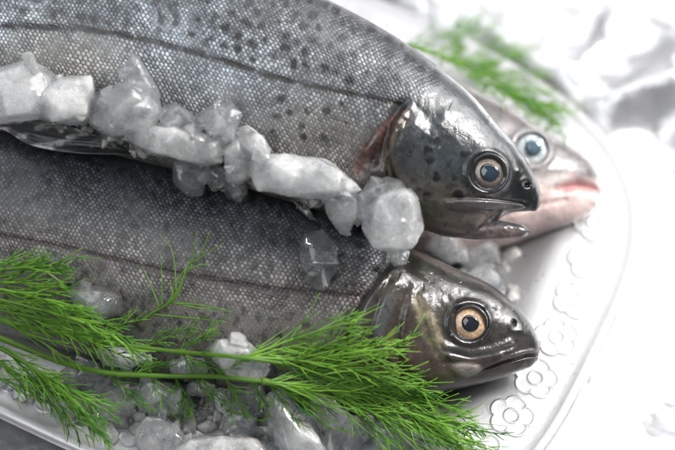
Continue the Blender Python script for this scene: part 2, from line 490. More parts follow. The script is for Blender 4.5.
def paint1(px, f):
    x, y = px[:, 0], px[:, 1]
    d, s, u = polyline(px, LL1); sd = -d * s              # positive above the lateral line
    n1 = fbm(x, y, 34, 2, 4); n2 = fbm(x, y, 9, 13, 3)
    pig = np.zeros((len(px), 3))
    up = smooth(0, 95, sd)[:, None]; dn = smooth(0, 100, -sd)[:, None]
    pig[:] = C3(.45, .50, .56)
    pig = pig * (1 - up) + C3(.23, .25, .27) * up
    pig = pig * (1 - dn) + C3(.56, .54, .50) * dn
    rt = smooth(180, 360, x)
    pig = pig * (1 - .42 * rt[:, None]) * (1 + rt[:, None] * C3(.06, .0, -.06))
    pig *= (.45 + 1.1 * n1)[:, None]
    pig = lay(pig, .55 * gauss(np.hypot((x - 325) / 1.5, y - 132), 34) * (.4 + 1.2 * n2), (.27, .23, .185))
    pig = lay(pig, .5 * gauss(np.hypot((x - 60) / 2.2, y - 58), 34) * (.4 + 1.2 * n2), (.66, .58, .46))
    # blue-black mottling
    mot = smooth(.52, .68, fbm(x, y, 22, 77, 4)) * (.25 + .5 * smooth(-40, 60, sd))
    pig = lay(pig, mot * .9, (.10, .115, .135))
    band = smooth(118, 150, sd)
    pig = lay(pig, band * .8, (.15, .14, .135))  # dull dry strip along the back, its shade put into the pigment
    pig = lay(pig, .8 * smooth(28, 6, polyline(px, [(385, 88), (412, 96), (440, 92)])[0] + 22 * (n2 - .5)), (.06, .07, .085))
    pig = lay(pig, np.clip(spots(px, sp1) * 1.15, 0, 1), (.006, .007, .011))
    ll = gauss(d, 2.3 + 1.6 * n2) * (.65 + .6 * smooth(.3, .6, n2))
    pig = lay(pig, np.clip(ll * 1.25, 0, 1), (.022, .017, .013))
    ds, ss, us = polyline(px, SCALE1); hd = -ds * ss
    head = smooth(-12, 9, hd + 22 * (n2 - .5))
    hp = np.zeros_like(pig); hp[:] = C3(.115, .125, .125)
    hp = lay(hp, smooth(30, 5, polyline(px, [(430, 80), (462, 108), (490, 140), (512, 160)])[0]), (.30, .33, .36))  # whitish sheen along the top of the head, painted into the pigment
    hp = lay(hp, .75 * gauss(np.hypot((x - 425) / 1.0, (y - 125) / 1.0), 18), (.22, .29, .34))
    hp = lay(hp, .7 * gauss(np.hypot((x - 452) / 1.3, (y - 160) / 1.0), 20), (.15, .20, .225))
    low = smooth(170, 205, y - .12 * (x - 440)) * smooth(520, 480, x)
    hp = lay(hp, .9 * low, (.40, .33, .26))
    hp = lay(hp, .8 * smooth(210, 222, y) * smooth(505, 490, x), (.60, .45, .39))
    hp *= (.55 + .9 * n2)[:, None] * (.7 + .6 * n1)[:, None]
    hp = lay(hp, smooth(34, 19, np.hypot(x - 488, y - 172)) * .8, (.04, .045, .05))
    hp = lay(hp, smooth(500, 522, x + .25 * (y - 170)), (.022, .028, .032))
    hp = lay(hp, .55 * smooth(.55, .72, n2) * smooth(500, 515, x) * smooth(205, 190, y), (.11, .12, .13))
    hp = lay(hp, spots(px, [(a, b, r * 1.3, q) for a, b, r, q in hs1]), (.006, .006, .007))
    hp = lay(hp, .5 * smooth(.6, .72, fbm(x, y, 6, 321, 3)), (.02, .02, .02))
    l = lens(px, (446, 203), (524, 207), 5.5)
    hp = lay(hp, smooth(1.2, .7, l) * .9, (.30, .27, .28))
    hp = lay(hp, gauss(polyline(px, [(452, 210), (490, 212), (530, 209)])[0], 2.2) * .8, (.24, .13, .12))
    pig = lay(pig, head, (0, 0, 0)) + hp * head[:, None]
    # gill opening
    d2, s2, u2 = polyline(px, PINK1)
    gl = smooth(10, 4, d2 + 6 * (n2 - .5))
    pk = np.zeros_like(pig); pk[:] = C3(.42, .22, .185)
    pk *= (.8 + .2 * np.sin(70 * u2 + 14 * n1))[:, None]
    pk *= (.35 + 1.4 * n2 * smooth(.25, .6, fbm(x, y, 12, 444, 3)))[:, None]
    pig = pig * (1 - gl[:, None]) + pk * gl[:, None]
    pig = lay(pig, .95 * gauss(np.hypot((x - 375) / 1., (y - 158) / 1.7), 9), (.10, .028, .02))
    d3, s3, u3 = polyline(px, FLAP1)
    fl = smooth(7, 3, d3 + 5 * (n2 - .5))
    pig = lay(pig, fl * .9, (.40, .31, .22))
    pig = pig * (1 - fl[:, None] * .75 * smooth(.5, .6, fbm(x, y * .5, 5, 99, 2))[:, None])
    pig = lay(pig, gauss(np.hypot(x - 391, y - 166), 6) * .7, (.50, .33, .14))
    pig = lay(pig, gauss(polyline(px, OP1)[0], 1.6) * .75 * smooth(0, .12, polyline(px, OP1)[2]), (.05, .04, .035))
    scaly = np.clip((1 - head) * (1 - gl) * (1 - fl), 0, 1)
    gloss = np.clip(.25 + .75 * np.maximum(head, gl), 0, 1)
    spk = smooth(.60, .70, fbm(x, y, 5.5, 640, 3)) * (.75 * smooth(-25, 20, sd) + .2) * (1 - head)
    pig = lay(pig, spk * .75, (.05, .055, .065))
    pig = pig * (.385 - .185 * head[:, None])
    return pig, scaly, gloss


M['trout_a'] = fish_material('trout_skin_silver', 4.4, .36, 2.15, .62)
M['trout_b'] = fish_material('trout_skin_dark', 4.5, .28, 2.75, .62)
M['trout_c'] = fish_material('trout_skin_pale', 4.6, .5, 1.2, .2)
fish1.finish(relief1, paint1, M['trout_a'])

# ---- lower trout in front
fish2 = Fish('trout', 'dark trout in front with a peach ringed eye, dill over its belly', [
    ((-440, 176), (-440, 240), .5), ((-330, 140), (-330, 262), 1.1), ((-180, 116), (-180, 300), 1.9), ((0, 122), (0, 334), 2.25), ((60, 131), (60, 350), 2.3),
    ((130, 149), (130, 370), 2.35), ((200, 167), (200, 386), 2.35), ((262, 183), (255, 396), 2.3), ((322, 203), (310, 402), 2.2), ((370, 226), (352, 404), 2.05),
    ((405, 245), (388, 402), 1.9), ((432, 257), (418, 398), 1.75), ((459, 270), (445, 392), 1.55), ((488, 283), (472, 386), 1.25), ((508, 298), (496, 380), .98),
    ((522, 312), (511, 375), .74), ((532, 326), (523, 370), .5), ((538.5, 339), (532, 366), .27), ((540, 348), (537, 361), .11)], P2, NB2)
OP2 = [(414, 252), (398, 261), (380, 277), (364, 298), (351, 322), (343, 348), (341, 376), (346, 400)]
PRE2 = [(420, 270), (410, 290), (402, 312), (398, 338), (402, 364), (414, 384)]
LL2 = [(-440, 206), (-180, 212), (0, 236), (60, 247), (110, 259), (165, 271), (220, 282), (280, 290), (330, 294), (362, 296)]
MOUTH2 = [(464, 380), (482, 371), (500, 364), (514, 359.5), (526, 356), (541, 354.5)]


def relief2(px, f):
    x, y = px[:, 0], px[:, 1]
    h = np.zeros(len(px))
    d, s, u = polyline(px, OP2); sd = -d * s
    ok = smooth(0, .10, u) * smooth(1, .9, u)
    h += .20 * smooth(-2, 5, sd) * smooth(60, 8, sd) * (sd > -2) * ok
    h -= .12 * gauss(sd + 5, 4) * ok
    d4, s4, u4 = polyline(px, PRE2); sp = -d4 * s4
    h += (.09 * smooth(-2, 6, sp) * smooth(26, 6, sp) - .03 * gauss(sp + 4, 4)) * smooth(.02, .3, u4) * smooth(1, .8, u4)
    for pl, a, w in (([(396, 284), (386, 304), (378, 330), (376, 356)], .06, 5), ([(384, 282), (368, 306), (358, 334), (355, 360)], .05, 4),
                     ([(426, 296), (430, 316), (436, 336), (446, 352)], .07, 6), ([(447, 346), (470, 352), (492, 349), (510, 342)], .07, 3.2),
                     ([(450, 357), (474, 360), (500, 354)], .04, 3), ([(436, 283), (450, 290), (458, 303)], .02, 4),
                     ([(420, 262), (440, 274), (470, 290), (500, 303)], .03, 6)):
        dd, ss, uu = polyline(px, pl)
        h += a * gauss(dd, w) - a * .8 * gauss(dd * ss - w * 1.6, w * .7)
    de = np.hypot(x - 469.5, y - 323)
    h += .07 * gauss(de - 21, 3.2) - .10 * smooth(20, 14, de)
    h += .06 * gauss(polyline(px, [(452, 306), (468, 301), (484, 305)])[0], 4)
    h += .09 * smooth(1.2, .4, np.hypot((x - 467) / 16, (y - 369 - .05 * (x - 467)) / 7.5))
    dm, sm, um = polyline(px, MOUTH2)
    h -= .15 * gauss(dm, 1.6) * smooth(0, .5, um); h += .05 * gauss(dm * sm + 4, 2.5) * smooth(.2, .6, um)
    h -= .12 * gauss(np.hypot((x - 514) / .8, (y - 323) / 1.3), 2.4); h += .022 * gauss(np.hypot(x - 516, y - 325) - 6, 3)
    h += .05 * gauss(np.hypot(x - 522, y - 331), 4)
    h -= .035 * gauss(polyline(px, LL2)[0], 2)
    S = polyline(px, OP2); head = smooth(-4, 6, -S[0] * S[1])
    h += head * (.035 * (fbm(x, y, 24, 3, 3) - .5) + .012 * (fbm(x, y, 4.5, 8, 3) - .5))
    h += .08 * (fbm(x, y, 55, 29, 3) - .5)
    # belly skin is loose and wrinkled
    h += .05 * smooth(20, 70, np.where(polyline(px, LL2)[1] > 0, 1, -1) * polyline(px, LL2)[0]) * (1 - head) * (fbm(x * .6, y, 14, 71, 3) - .5)
    return h


sp2 = []
r2 = random.Random(11); tries = 0
while len(sp2) < 150 and tries < 5000:
    tries += 1
    x = r2.uniform(-40, 395)
    yl = np.interp(x, [p[0] for p in LL2], [p[1] for p in LL2])
    y = yl - r2.uniform(5, 95) if r2.random() < .85 else yl + r2.uniform(8, 60)
    if all(math.hypot(x - a, y - b) > 10 for a, b, _, _ in sp2): sp2.append((x, y, r2.uniform(2.2, 5.5), r2.uniform(.4, .9)))


def paint2(px, f):
    x, y = px[:, 0], px[:, 1]
    d, s, u = polyline(px, LL2); sd = -d * s
    n1 = fbm(x, y, 30, 102, 4); n2 = fbm(x, y, 8, 113, 3)
    pig = np.zeros((len(px), 3)); pig[:] = C3(.245, .225, .215)
    up = smooth(0, 70, sd)[:, None]; dn = smooth(2, 26, -sd)[:, None]; dn2 = smooth(40, 100, -sd)[:, None]
    pig = pig * (1 - up) + C3(.135, .15, .175) * up
    pig = pig * (1 - dn) + C3(.36, .33, .30) * dn
    pig = pig * (1 - dn2) + C3(.46, .44, .41) * dn2
    pig = lay(pig, smooth(78, 104, sd) * .85, (.06, .065, .075))
    pig *= (.6 + .8 * n1)[:, None]
    pig = lay(pig, spots(px, sp2), (.012, .011, .013))
    pig = lay(pig, np.clip(gauss(d, 2.2 + 1.5 * n2) * (.7 + .6 * n2), 0, 1), (.020, .012, .012))
    pig = lay(pig, np.clip(gauss(d - 3, 6) * .2, 0, 1), (.22, .10, .085))
    D, S, u_ = polyline(px, OP2); hd = -D * S
    head = smooth(-4, 4, hd + 5 * (n2 - .5))
    hp = np.zeros_like(pig); hp[:] = C3(.125, .105, .082)
    hp = lay(hp, smooth(40, 8, polyline(px, [(405, 246), (459, 270), (508, 298), (538, 339)])[0]) * .85, (.06, .065, .06))
    hp = lay(hp, .8 * gauss(polyline(px, [(425, 266), (445, 278), (470, 290)])[0], 7), (.17, .17, .145))
    low = smooth(335, 375, y - .1 * (x - 450))
    hp = lay(hp, .85 * low, (.27, .185, .15))
    hp = lay(hp, .8 * smooth(400, 440, y) , (.45, .40, .37))
    hp = lay(hp, .5 * gauss(polyline(px, [(405, 300), (404, 330), (410, 360)])[0], 9), (.20, .12, .10))
    hp *= (.35 + 1.3 * n2)[:, None] * (.55 + .9 * n1)[:, None]
    dd = polyline(px, [(420, 302), (427, 320), (433, 336), (441, 350)])[0]
    hp = lay(hp, smooth(11, 4, dd + 7 * (n2 - .5)) * (.5 + .5 * smooth(.4, .6, fbm(x, y, 7, 55, 2))), (.95, .80, .52))
    dd = polyline(px, [(391, 300), (383, 318), (378, 338)])[0]
    hp = lay(hp, .8 * smooth(9, 3, dd), (.27, .27, .29))  # grey-blue gloss on the gill cover, painted as pigment
    hp = lay(hp, .7 * gauss(polyline(px, [(368, 298), (360, 320), (356, 345)])[0], 5), (.24, .24, .25))
    hp = lay(hp, .75 * gauss(polyline(px, [(392, 332), (392, 352)])[0], 4), (.42, .28, .18))
    dd = polyline(px, [(444, 350), (470, 355), (495, 351), (512, 343)])[0]
    hp = lay(hp, .7 * gauss(dd, 4), (.30, .31, .34))
    hp = lay(hp, smooth(31, 20, np.hypot(x - 469.5, y - 323)) * .8, (.045, .045, .045))
    hp = lay(hp, .9 * smooth(1.15, .6, np.hypot((x - 467) / 16, (y - 369 - .05 * (x - 467)) / 7.5)), (.95, .84, .76))
    hp = lay(hp, .8 * smooth(1.25, .6, np.hypot((x - 522) / 17, (y - 345) / 9)), (.20, .16, .15))
    hp = lay(hp, smooth(522, 536, x + .3 * (y - 340)) * smooth(353, 343, y), (.05, .05, .052))
    hp = lay(hp, gauss(np.hypot(x - 514, y - 323), 3.6), (.02, .02, .02))
    dm, sm, um = polyline(px, MOUTH2)
    hp = lay(hp, gauss(dm, 1.7) * smooth(0, .3, um), (.03, .02, .02))
    hp = lay(hp, .8 * gauss(dm * sm + 3.4, 1.6) * smooth(.35, .7, um), (.38, .33, .32))  # thin pale highlight painted along the upper lip
    hp = lay(hp, smooth(505, 525, x) * smooth(358, 363, y) * .8, (.06, .055, .06))
    pig = lay(pig, head, (0, 0, 0)) + hp * head[:, None]
    pig = lay(pig, gauss(D, 2.4) * .7 * smooth(.02, .3, u_) * (.4 + n2), (.03, .025, .022))
    scaly = (1 - head) * (.25 + .75 * smooth(-30, -6, sd))
    spk = smooth(.58, .69, fbm(x, y, 5.5, 650, 3)) * (1 - head)
    pig = lay(pig, spk * .7, (.04, .038, .04))
    pig = pig * (.31 - .05 * head[:, None])
    return pig, scaly, np.clip(.22 + .78 * head, 0, 1)


fish2.finish(relief2, paint2, M['trout_b'])

# ---- trout behind
fish3 = Fish('trout', 'pale pinkish trout half hidden behind, with milky blue eye and pink open mouth', [
    ((-300, -60), (-300, -20), .4), ((-190, -82), (-190, 20), 1.0), ((-60, -78), (-60, 80), 1.8), ((100, -52), (100, 150), 2.2), ((220, -14), (220, 205), 2.25), ((320, 22), (320, 240), 2.2),
    ((400, 50), (400, 258), 2.1), ((450, 76), (450, 258), 1.95), ((480, 92), (478, 253), 1.8), ((513, 109), (505, 246), 1.6), ((540, 127), (530, 238), 1.35), ((566, 144), (556, 229), 1.05),
    ((583, 156), (575, 222), .78), ((593, 166), (588, 214), .5), ((598, 176), (595, 208), .28), ((600, 186), (598, 203), .12)], P3, N3, nth=110, xfine=380)
MO3 = [(549, 193), (562, 189), (577, 186), (592, 189), (602, 194)]


def relief3(px, f):
    x, y = px[:, 0], px[:, 1]
    dm, sm, um = polyline(px, MO3)
    h = -.28 * gauss(dm, 4.2) * smooth(0, .35, um)
    h += .03 * gauss(dm + 0 - 8, 5) * (sm < 0)
    de = np.hypot(x - 532, y - 148)
    h += .06 * gauss(de - 20, 3.5) - .08 * smooth(18, 13, de)
    h += .03 * gauss(polyline(px, [(540, 172), (562, 168), (586, 170)])[0], 5)
    h -= .06 * gauss(polyline(px, [(505, 215), (540, 205), (565, 200)])[0], 3)
    h -= .10 * gauss(np.hypot(x - 583, y - 163), 3)
    h += .06 * (fbm(x, y, 20, 91, 4) - .5)
    return h


def paint3(px, f):
    x, y = px[:, 0], px[:, 1]
    n1 = fbm(x, y, 26, 202, 4); n2 = fbm(x, y, 8, 213, 3)
    axis = np.interp(x, [-300, 380, 480, 560, 600], [-40, 140, 160, 174, 180])
    v = y - axis
    pig = np.zeros((len(px), 3)); pig[:] = C3(.66, .60, .57)
    pig = lay(pig, smooth(8, -16, v) * .95, (.10, .09, .09))
    pig = lay(pig, smooth(6, 26, v) * .9, (.95, .72, .68))
    pig = lay(pig, smooth(36, 62, v) * .55, (.62, .48, .46))
    pig *= (.78 + .44 * n1)[:, None] * (.82 + .36 * n2)[:, None]
    dm, sm, um = polyline(px, MO3)
    pig = lay(pig, smooth(10, 3, dm) * smooth(.02, .3, um), (.74, .40, .385))
    pig = lay(pig, .8 * gauss(polyline(px, [(572, 174), (590, 178), (599, 186)])[0], 5), (.82, .56, .53))
    pig = lay(pig, .95 * smooth(564, 584, x) * smooth(187, 174, y), (.09, .085, .09))
    pig = lay(pig, .9 * gauss(np.hypot(x - 597, y - 205), 3.5), (.12, .10, .11))
    pig = lay(pig, .6 * gauss(polyline(px, [(540, 172), (560, 166), (584, 166)])[0], 5) * (.5 + n2), (.36, .33, .34))
    pig = lay(pig, .65 * smooth(.46, .62, fbm(x, y, 10, 31, 3)) * smooth(186, 166, y), (.16, .13, .13))
    pig = lay(pig, .75 * smooth(27, 18, np.hypot(x - 532, y - 148)), (.20, .19, .19))
    head = smooth(455, 475, x)
    pig = pig * .86
    return pig, 1 - head, np.clip(.35 + .65 * head, 0, 1)


fish3.finish(relief3, paint3, M['trout_c'])

# ---- eyes
make_eye(fish1, (488.5, 172.5), 19.5, 15.0, 8.6, (.50, .38, .27), (.07, .06, .055), (.025, .027, .03), pup=(.010, .018, .028), lift=-.02)
make_eye(fish2, (469.5, 323), 18.5, 15.6, 7.8, (.64, .47, .32), (.48, .30, .17), (.018, .018, .02), pup=(.005, .006, .009), lift=-.02)
make_eye(fish3, (532, 148), 19, 16.0, 8, (.50, .60, .64), (.74, .79, .80), (.22, .21, .22), pup=(.05, .085, .11), lift=-.0)
print('fish built')


# ------------------------------------------------------------------ generic loft for jaws and fins
def loft(name, stations, p0, n, mat, parent, colf, off=0.0, nst=80, nth=40, pe=2.0, wob=0.0, seed=0):
    st = np.array([[a[0], a[1], b[0], b[1], w] for a, b, w in stations], float)
    mid = (st[:, :2] + st[:, 2:4]) / 2
    s = np.concatenate([[0], np.cumsum(np.hypot(*np.diff(mid, axis=0).T) + .01)])
    q = np.linspace(0, s[-1], nst)
    v = np.stack([pchip(s, st[:, i], q) for i in range(5)], -1)
    th = np.linspace(0, 2 * math.pi, nth, endpoint=False)
    tt = np.cos(th); pr = np.sqrt(np.clip(1 - np.abs(tt) ** pe, 0, 1)) * np.sign(np.sin(th) + 1e-9)
    m = (v[:, :2] + v[:, 2:4]) / 2; h = (v[:, :2] - v[:, 2:4]) / 2
    p2 = (m[:, None] + h[:, None] * tt[None, :, None]).reshape(-1, 2)
    P = on_plane(p2, p0 + n * off, n) + n * (np.maximum(v[:, 4], .01)[:, None] * pr[None]).reshape(-1, 1)
    px = to_px(P)
    if wob: P = P + n * (wob * (fbm(px[:, 0], px[:, 1], 6, seed, 3) - .5) * 2)[:, None]
    i, j = np.meshgrid(np.arange(nst - 1), np.arange(nth), indexing='ij')
    a = i * nth + j; b = i * nth + (j + 1) % nth
    F = np.stack([a, b, b + nth, a + nth], -1).reshape(-1, 4).tolist()
    F.append(list(range(nth))); F.append(list(range((nst - 1) * nth, nst * nth))[::-1])
    uu = np.repeat(np.linspace(0, 1, nst), nth); tv = np.tile(tt, nst)
    return mesh_obj(name, P, F, mat, parent, attrs={'pig': colf(px, uu, tv)}, solid=True)


def jawcol(px, u, t):
    n = fbm(px[:, 0], px[:, 1], 7, 301, 3)
    c = np.zeros((len(px), 3)); c[:] = C3(.115, .085, .078)
    c = lay(c, smooth(.0, .5, t) * smooth(.2, .5, u), (.05, .05, .055))
    c = lay(c, smooth(-.2, -.9, t) * .7, (.20, .145, .13))
    c = lay(c, smooth(.82, .97, u), (.05, .05, .055))
    c = lay(c, smooth(.3, .05, u) * .8, (.14, .11, .09))
    return c * (.5 + 1.0 * n)[:, None]


loft('lower_jaw', [((440, 224), (446, 234), .05), ((458, 220), (464, 238.5), .30), ((480, 218.5), (484, 240), .44), ((502, 220.5), (504, 239), .42),
                   ((515, 223), (516, 238), .32), ((524, 225.5), (525, 236.5), .26), ((529, 229), (529.5, 233.5), .08)], P1, NB2, M['jaw'], fish1.root, jawcol, off=.12, wob=.05, pe=2.2)


def fincol(px, u, t):
    st_ = np.abs(np.sin(t * 9 + u * 3 + 3 * fbm(px[:, 0], px[:, 1], 22, 61, 3)))
    n = fbm(px[:, 0] * .35, px[:, 1] + .15 * px[:, 0], 7, 66, 3)
    c = np.zeros((len(px), 3)); c[:] = C3(.014, .014, .015)
    c = lay(c, smooth(.52, .66, n) * .9 * smooth(.9, .5, u), (.34, .33, .33))
    return c * (.55 + .8 * st_)[:, None]


def finstrip(name, fish, top, bot, off, th, nr, colf, parent, n=None):
    """a rayed fin: a thin corrugated sheet with real thickness"""
    top = np.array(top, float); bot = np.array(bot, float)
    ns = 90
    u = np.linspace(0, 1, ns)
    def res(p):
        s = np.concatenate([[0], np.cumsum(np.hypot(*np.diff(p, axis=0).T))]); s /= s[-1]
        return np.stack([pchip(s, p[:, 0], u), pchip(s, p[:, 1], u)], -1)
    a, b = res(top), res(bot)
    nn = n if n is not None else fish.n
    v = np.linspace(0, 1, nr)
    p2 = a[:, None] * (1 - v[None, :, None]) + b[:, None] * v[None, :, None]
    Pm = on_plane(p2.reshape(-1, 2), fish.p0 + fish.n * off, nn)
    cor = (.007 * np.sin(v[None] * 30 + 5 * u[:, None] + 2 * np.sin(u[:, None] * 9)) + .10 * np.sin(v[None] * 5 + u[:, None] * 3)) * np.ones((ns, 1))
    edge = (np.sqrt(np.clip(1 - (2 * v - 1) ** 4, 0, 1))[None] * np.sqrt(np.clip(1 - (2 * u - 1) ** 8, 0.02, 1))[:, None]).reshape(-1, 1)
    Vf = Pm + nn * (cor.reshape(-1, 1) + th * edge); Vb = Pm + nn * (cor.reshape(-1, 1) - th * edge)
    i, j = np.meshgrid(np.arange(ns - 1), np.arange(nr - 1), indexing='ij'); k = i * nr + j
    F1 = np.stack([k, k + 1, k + nr + 1, k + nr], -1).reshape(-1, 4)
    F2 = F1[:, ::-1] + ns * nr
    loopi = [i for i in range(nr)] + [i * nr + nr - 1 for i in range(1, ns)] + [(ns - 1) * nr + i for i in range(nr - 2, -1, -1)] + [i * nr for i in range(ns - 2, 0, -1)]
    F3 = [[loopi[q], loopi[(q + 1) % len(loopi)], loopi[(q + 1) % len(loopi)] + ns * nr, loopi[q] + ns * nr] for q in range(len(loopi))]
    V = np.concatenate([Vf, Vb]); uu = np.tile(np.repeat(u, nr), 2); vv = np.tile(np.tile(v, ns), 2) * 2 - 1
    return mesh_obj(name, V, np.concatenate([F1, F2]).tolist() + F3, M['fin'], parent, attrs={'pig': colf(to_px(V), uu, vv)})


finstrip('dorsal_fin', fish2, [(-24, 120), (0, 118), (22, 117), (50, 121), (80, 129), (108, 139), (131, 150)], [(-24, 126), (4, 130), (25, 143), (52, 150), (86, 154), (112, 155), (131, 155)], 2.1, .05, 36, fincol, fish2.root)
dullfin = lambda px, u, t: np.tile(C3(.14, .13, .125), (len(px), 1)) * (.6 + .8 * np.abs(np.sin(t * 14)))[:, None]
for f, (a, b) in ((fish1, ((-436, 32), (-436, 90))), (fish2, ((-436, 178), (-436, 238))), (fish3, ((-297, -59), (-297, -21)))):
    a = np.array(a, float); b = np.array(b, float); c = (a + b) / 2; h = (a - b) / 2
    finstrip('caudal_fin', f, [a, c + h * 2.0 + [-55, 0], c + h * 2.9 + [-120, 0]], [b, c - h * 2.0 + [-55, 0], c - h * 2.9 + [-120, 0]], 0.0, .07, 40, dullfin, f.root)

# ------------------------------------------------------------------ platter
PC = np.array([-8.5, 4.3]); PA, PB, PT, PN = 19.0, 10.63, -.476, 3.4
RIMZ = 0.95


def platter_pt(a, inset):
    """point of the platter plan: direction a, moved inwards by inset cm"""
    ca, sa = np.cos(a), np.sin(a)
    aa, bb = PA - inset, PB - inset
    x = aa * np.sign(ca) * np.abs(ca) ** (2 / PN); y = bb * np.sign(sa) * np.abs(sa) ** (2 / PN)
    c, s = math.cos(PT), math.sin(PT)
    return np.stack([PC[0] + x * c - y * s, PC[1] + x * s + y * c], -1)


# profile: inset, height (outer rolled lip, flat rim, slope into the well)
prof = [(.10, .60), (.02, .68), (-.04, .80), (-.03, .93), (.05, 1.03), (.17, 1.06), (.30, 1.02), (.42, .965), (.6, .95), (1.2, .935), (1.8, .92), (2.35, .905), (2.55, .89), (2.75, .85),
        (3.0, .76), (3.4, .56), (3.8, .36), (4.2, .19), (4.6, .08), (5.1, .015), (6, 0), (8, 0), (10.0, 0.0)]
na = 520
# even spacing round the outline
aa = np.linspace(0, 2 * math.pi, 20000, endpoint=False); pp = platter_pt(aa, 0.0)
dl = np.concatenate([[0], np.cumsum(np.hypot(*np.diff(pp, axis=0).T))])
ang = np.interp(np.linspace(0, dl[-1], na, endpoint=False), dl, aa)
V = []
for ins, z in prof:
    xy = platter_pt(ang, ins); V.append(np.concatenate([xy, np.full((na, 1), z)], 1))
V.append(np.concatenate([platter_pt(ang, 10.3), np.full((na, 1), -.18)], 1))
for ins, z in [(6, -.18), (4.4, -.17), (3.5, .02), (3.0, .3), (2.7, .58), (2.4, .72), (1.2, .76), (.5, .72), (.2, .62)]:
    V.append(np.concatenate([platter_pt(ang, ins), np.full((na, 1), z)], 1))
nr = len(prof) + 10
V = np.concatenate(V)
F = []
for i in range(nr):
    if i == len(prof) - 1: continue
    for j in range(na):
        a = i * na + j; b = i * na + (j + 1) % na; i2 = (i + 1) % nr
        F.append([b, a, i2 * na + j, i2 * na + (j + 1) % na])
F.append([(len(prof) - 1) * na + j for j in range(na)]); F.append([len(prof) * na + j for j in range(na)][::-1])


def metal_material(name, base, rough, metallic, bscale, bdist, streak=False):
    t = NT(name)
    co = t.n('NewGeometry').outputs['Position']
    nz = t.n('TexNoise', None, Vector=co, Scale=bscale, Detail=5.0).outputs['Fac']
    big = t.n('TexNoise', None, Vector=co, Scale=35.0, Detail=3.0).outputs['Fac']
    col = t.mix(t.ramp(big, .3, .7), rgb(*[c * .94 for c in base]), rgb(*base))
    r = t.math('ADD', rough, t.math('MULTIPLY', t.math('SUBTRACT', nz, .5), .18))
    p = t.n('BsdfPrincipled', None, Base_Color=col, Roughness=r, Metallic=metallic, Normal=t.bump(t.math('ADD', nz, t.math('MULTIPLY', big, 3.0)), .25, bdist))
    return t.surf(p.outputs[0])


M['tray'] = metal_material('silver_tray', (.50, .495, .505), .45, .8, 500, .0004)
M['relief'] = M['tray']
platter = empty('platter', (PC[0], PC[1], -.18), 'large oval silver serving platter with a raised rim of embossed flowers', 'platter')
mesh_obj('dish', V, F, M['tray'], platter, solid=True)


def flower_mesh():
    """a five-petal flower pressed up out of the rim: raised outlines round hollow petals and a ring centre"""
    n = 130
    g = np.linspace(-1.05, 1.05, n); X, Y = np.meshgrid(g, g, indexing='ij')
    r = np.hypot(X, Y); th = np.arctan2(Y, X)
    k = np.mod(th * 5 / (2 * math.pi) + .5, 1) - .5
    edge = .74 + .22 * np.cos(k * math.pi) ** .7
    inside = smooth(1.03, .97, r / edge)
    h = .05 * inside + .05 * gauss(r / edge - .92, .06) - .02 * smooth(.9, .6, r / edge)
    h += .035 * gauss(np.abs(np.abs(k) - .5) - .04, .03) * smooth(.45, .6, r) * (r < edge)
    h += .06 * gauss(r - .30, .05) - .02 * smooth(.27, .1, r)
    V = np.stack([X, Y, h], -1).reshape(-1, 3)
    keep = (r < edge * 1.1).ravel()
    F = []
    for i in range(n - 1):
        for j in range(n - 1):
            q = [i * n + j, (i + 1) * n + j, (i + 1) * n + j + 1, i * n + j + 1]
            if all(keep[a] for a in q): F.append(q)
    used = sorted({a for f_ in F for a in f_}); mp = {a: i for i, a in enumerate(used)}
    return V[used], [[mp[a] for a in f_] for f_ in F]


FV, FF = flower_mesh()
fr = .80
nfl = int(round(dl[-1] * .92 / 1.62))
a0 = platter_pt(aa, 1.42); dl2 = np.concatenate([[0], np.cumsum(np.hypot(*np.diff(a0, axis=0).T))])
# start so that one flower falls where the photo has one
tgt = on_z(np.array([[544., 382.]]), .93)[0][:2]
s0 = dl2[np.argmin(np.hypot(*(a0 - tgt).T))]
fmesh = None
for i in range(nfl):
    s = (s0 + dl2[-1] * i / nfl) % dl2[-1]
    al = np.interp(s, dl2, aa)
    c = platter_pt(np.array([al]), 1.42)[0]
    rot = al + .4 * math.sin(i * 2.1)
    if fmesh is None:
        o = mesh_obj('embossed_flower', FV * [fr, fr, .34] , FF, M['relief'], platter); fmesh = o.data
    else:
        o = bpy.data.objects.new('embossed_flower', fmesh); COL.objects.link(o); o.parent = platter
    from mathutils import Matrix
    o.matrix_parent_inverse = Matrix.Identity(4)
    o.location = ((c[0] - PC[0]) * U_, (c[1] - PC[1]) * U_, (.932 + .18) * U_)
    o.rotation_euler = (0, 0, rot)
print('flowers', nfl)

# ------------------------------------------------------------------ crumpled foil and the table under it
n = 420
gx = np.linspace(-60, 62, n); gy = np.linspace(-36, 80, n)
X, Y = np.meshgrid(gx, gy, indexing='ij')


def facet(X, Y, s, seed):
    """piecewise-flat crumple: each Voronoi cell is a tilted facet, creased against its neighbours"""
    r = np.random.default_rng(seed)
    m = int(122 * 116 / (s * s))
    px = r.uniform(-62, 64, m); py = r.uniform(-38, 82, m); gxx = r.normal(size=m); gyy = r.normal(size=m); hh = r.normal(size=m) * .5
    best = np.full(X.shape, -1e9)
    h = np.full(X.shape, 1e9)
    for i in range(m):
        d2 = (X - px[i]) ** 2 + (Y - py[i]) ** 2
        msk = d2 < (2.6 * s) ** 2
        v = (gxx[i] * (X[msk] - px[i]) + gyy[i] * (Y[msk] - py[i])) * .25 + hh[i] * s * .2 + d2[msk] / s * .22
        h[msk] = np.minimum(h[msk], v)
    return np.where(h > 1e8, 0, h)


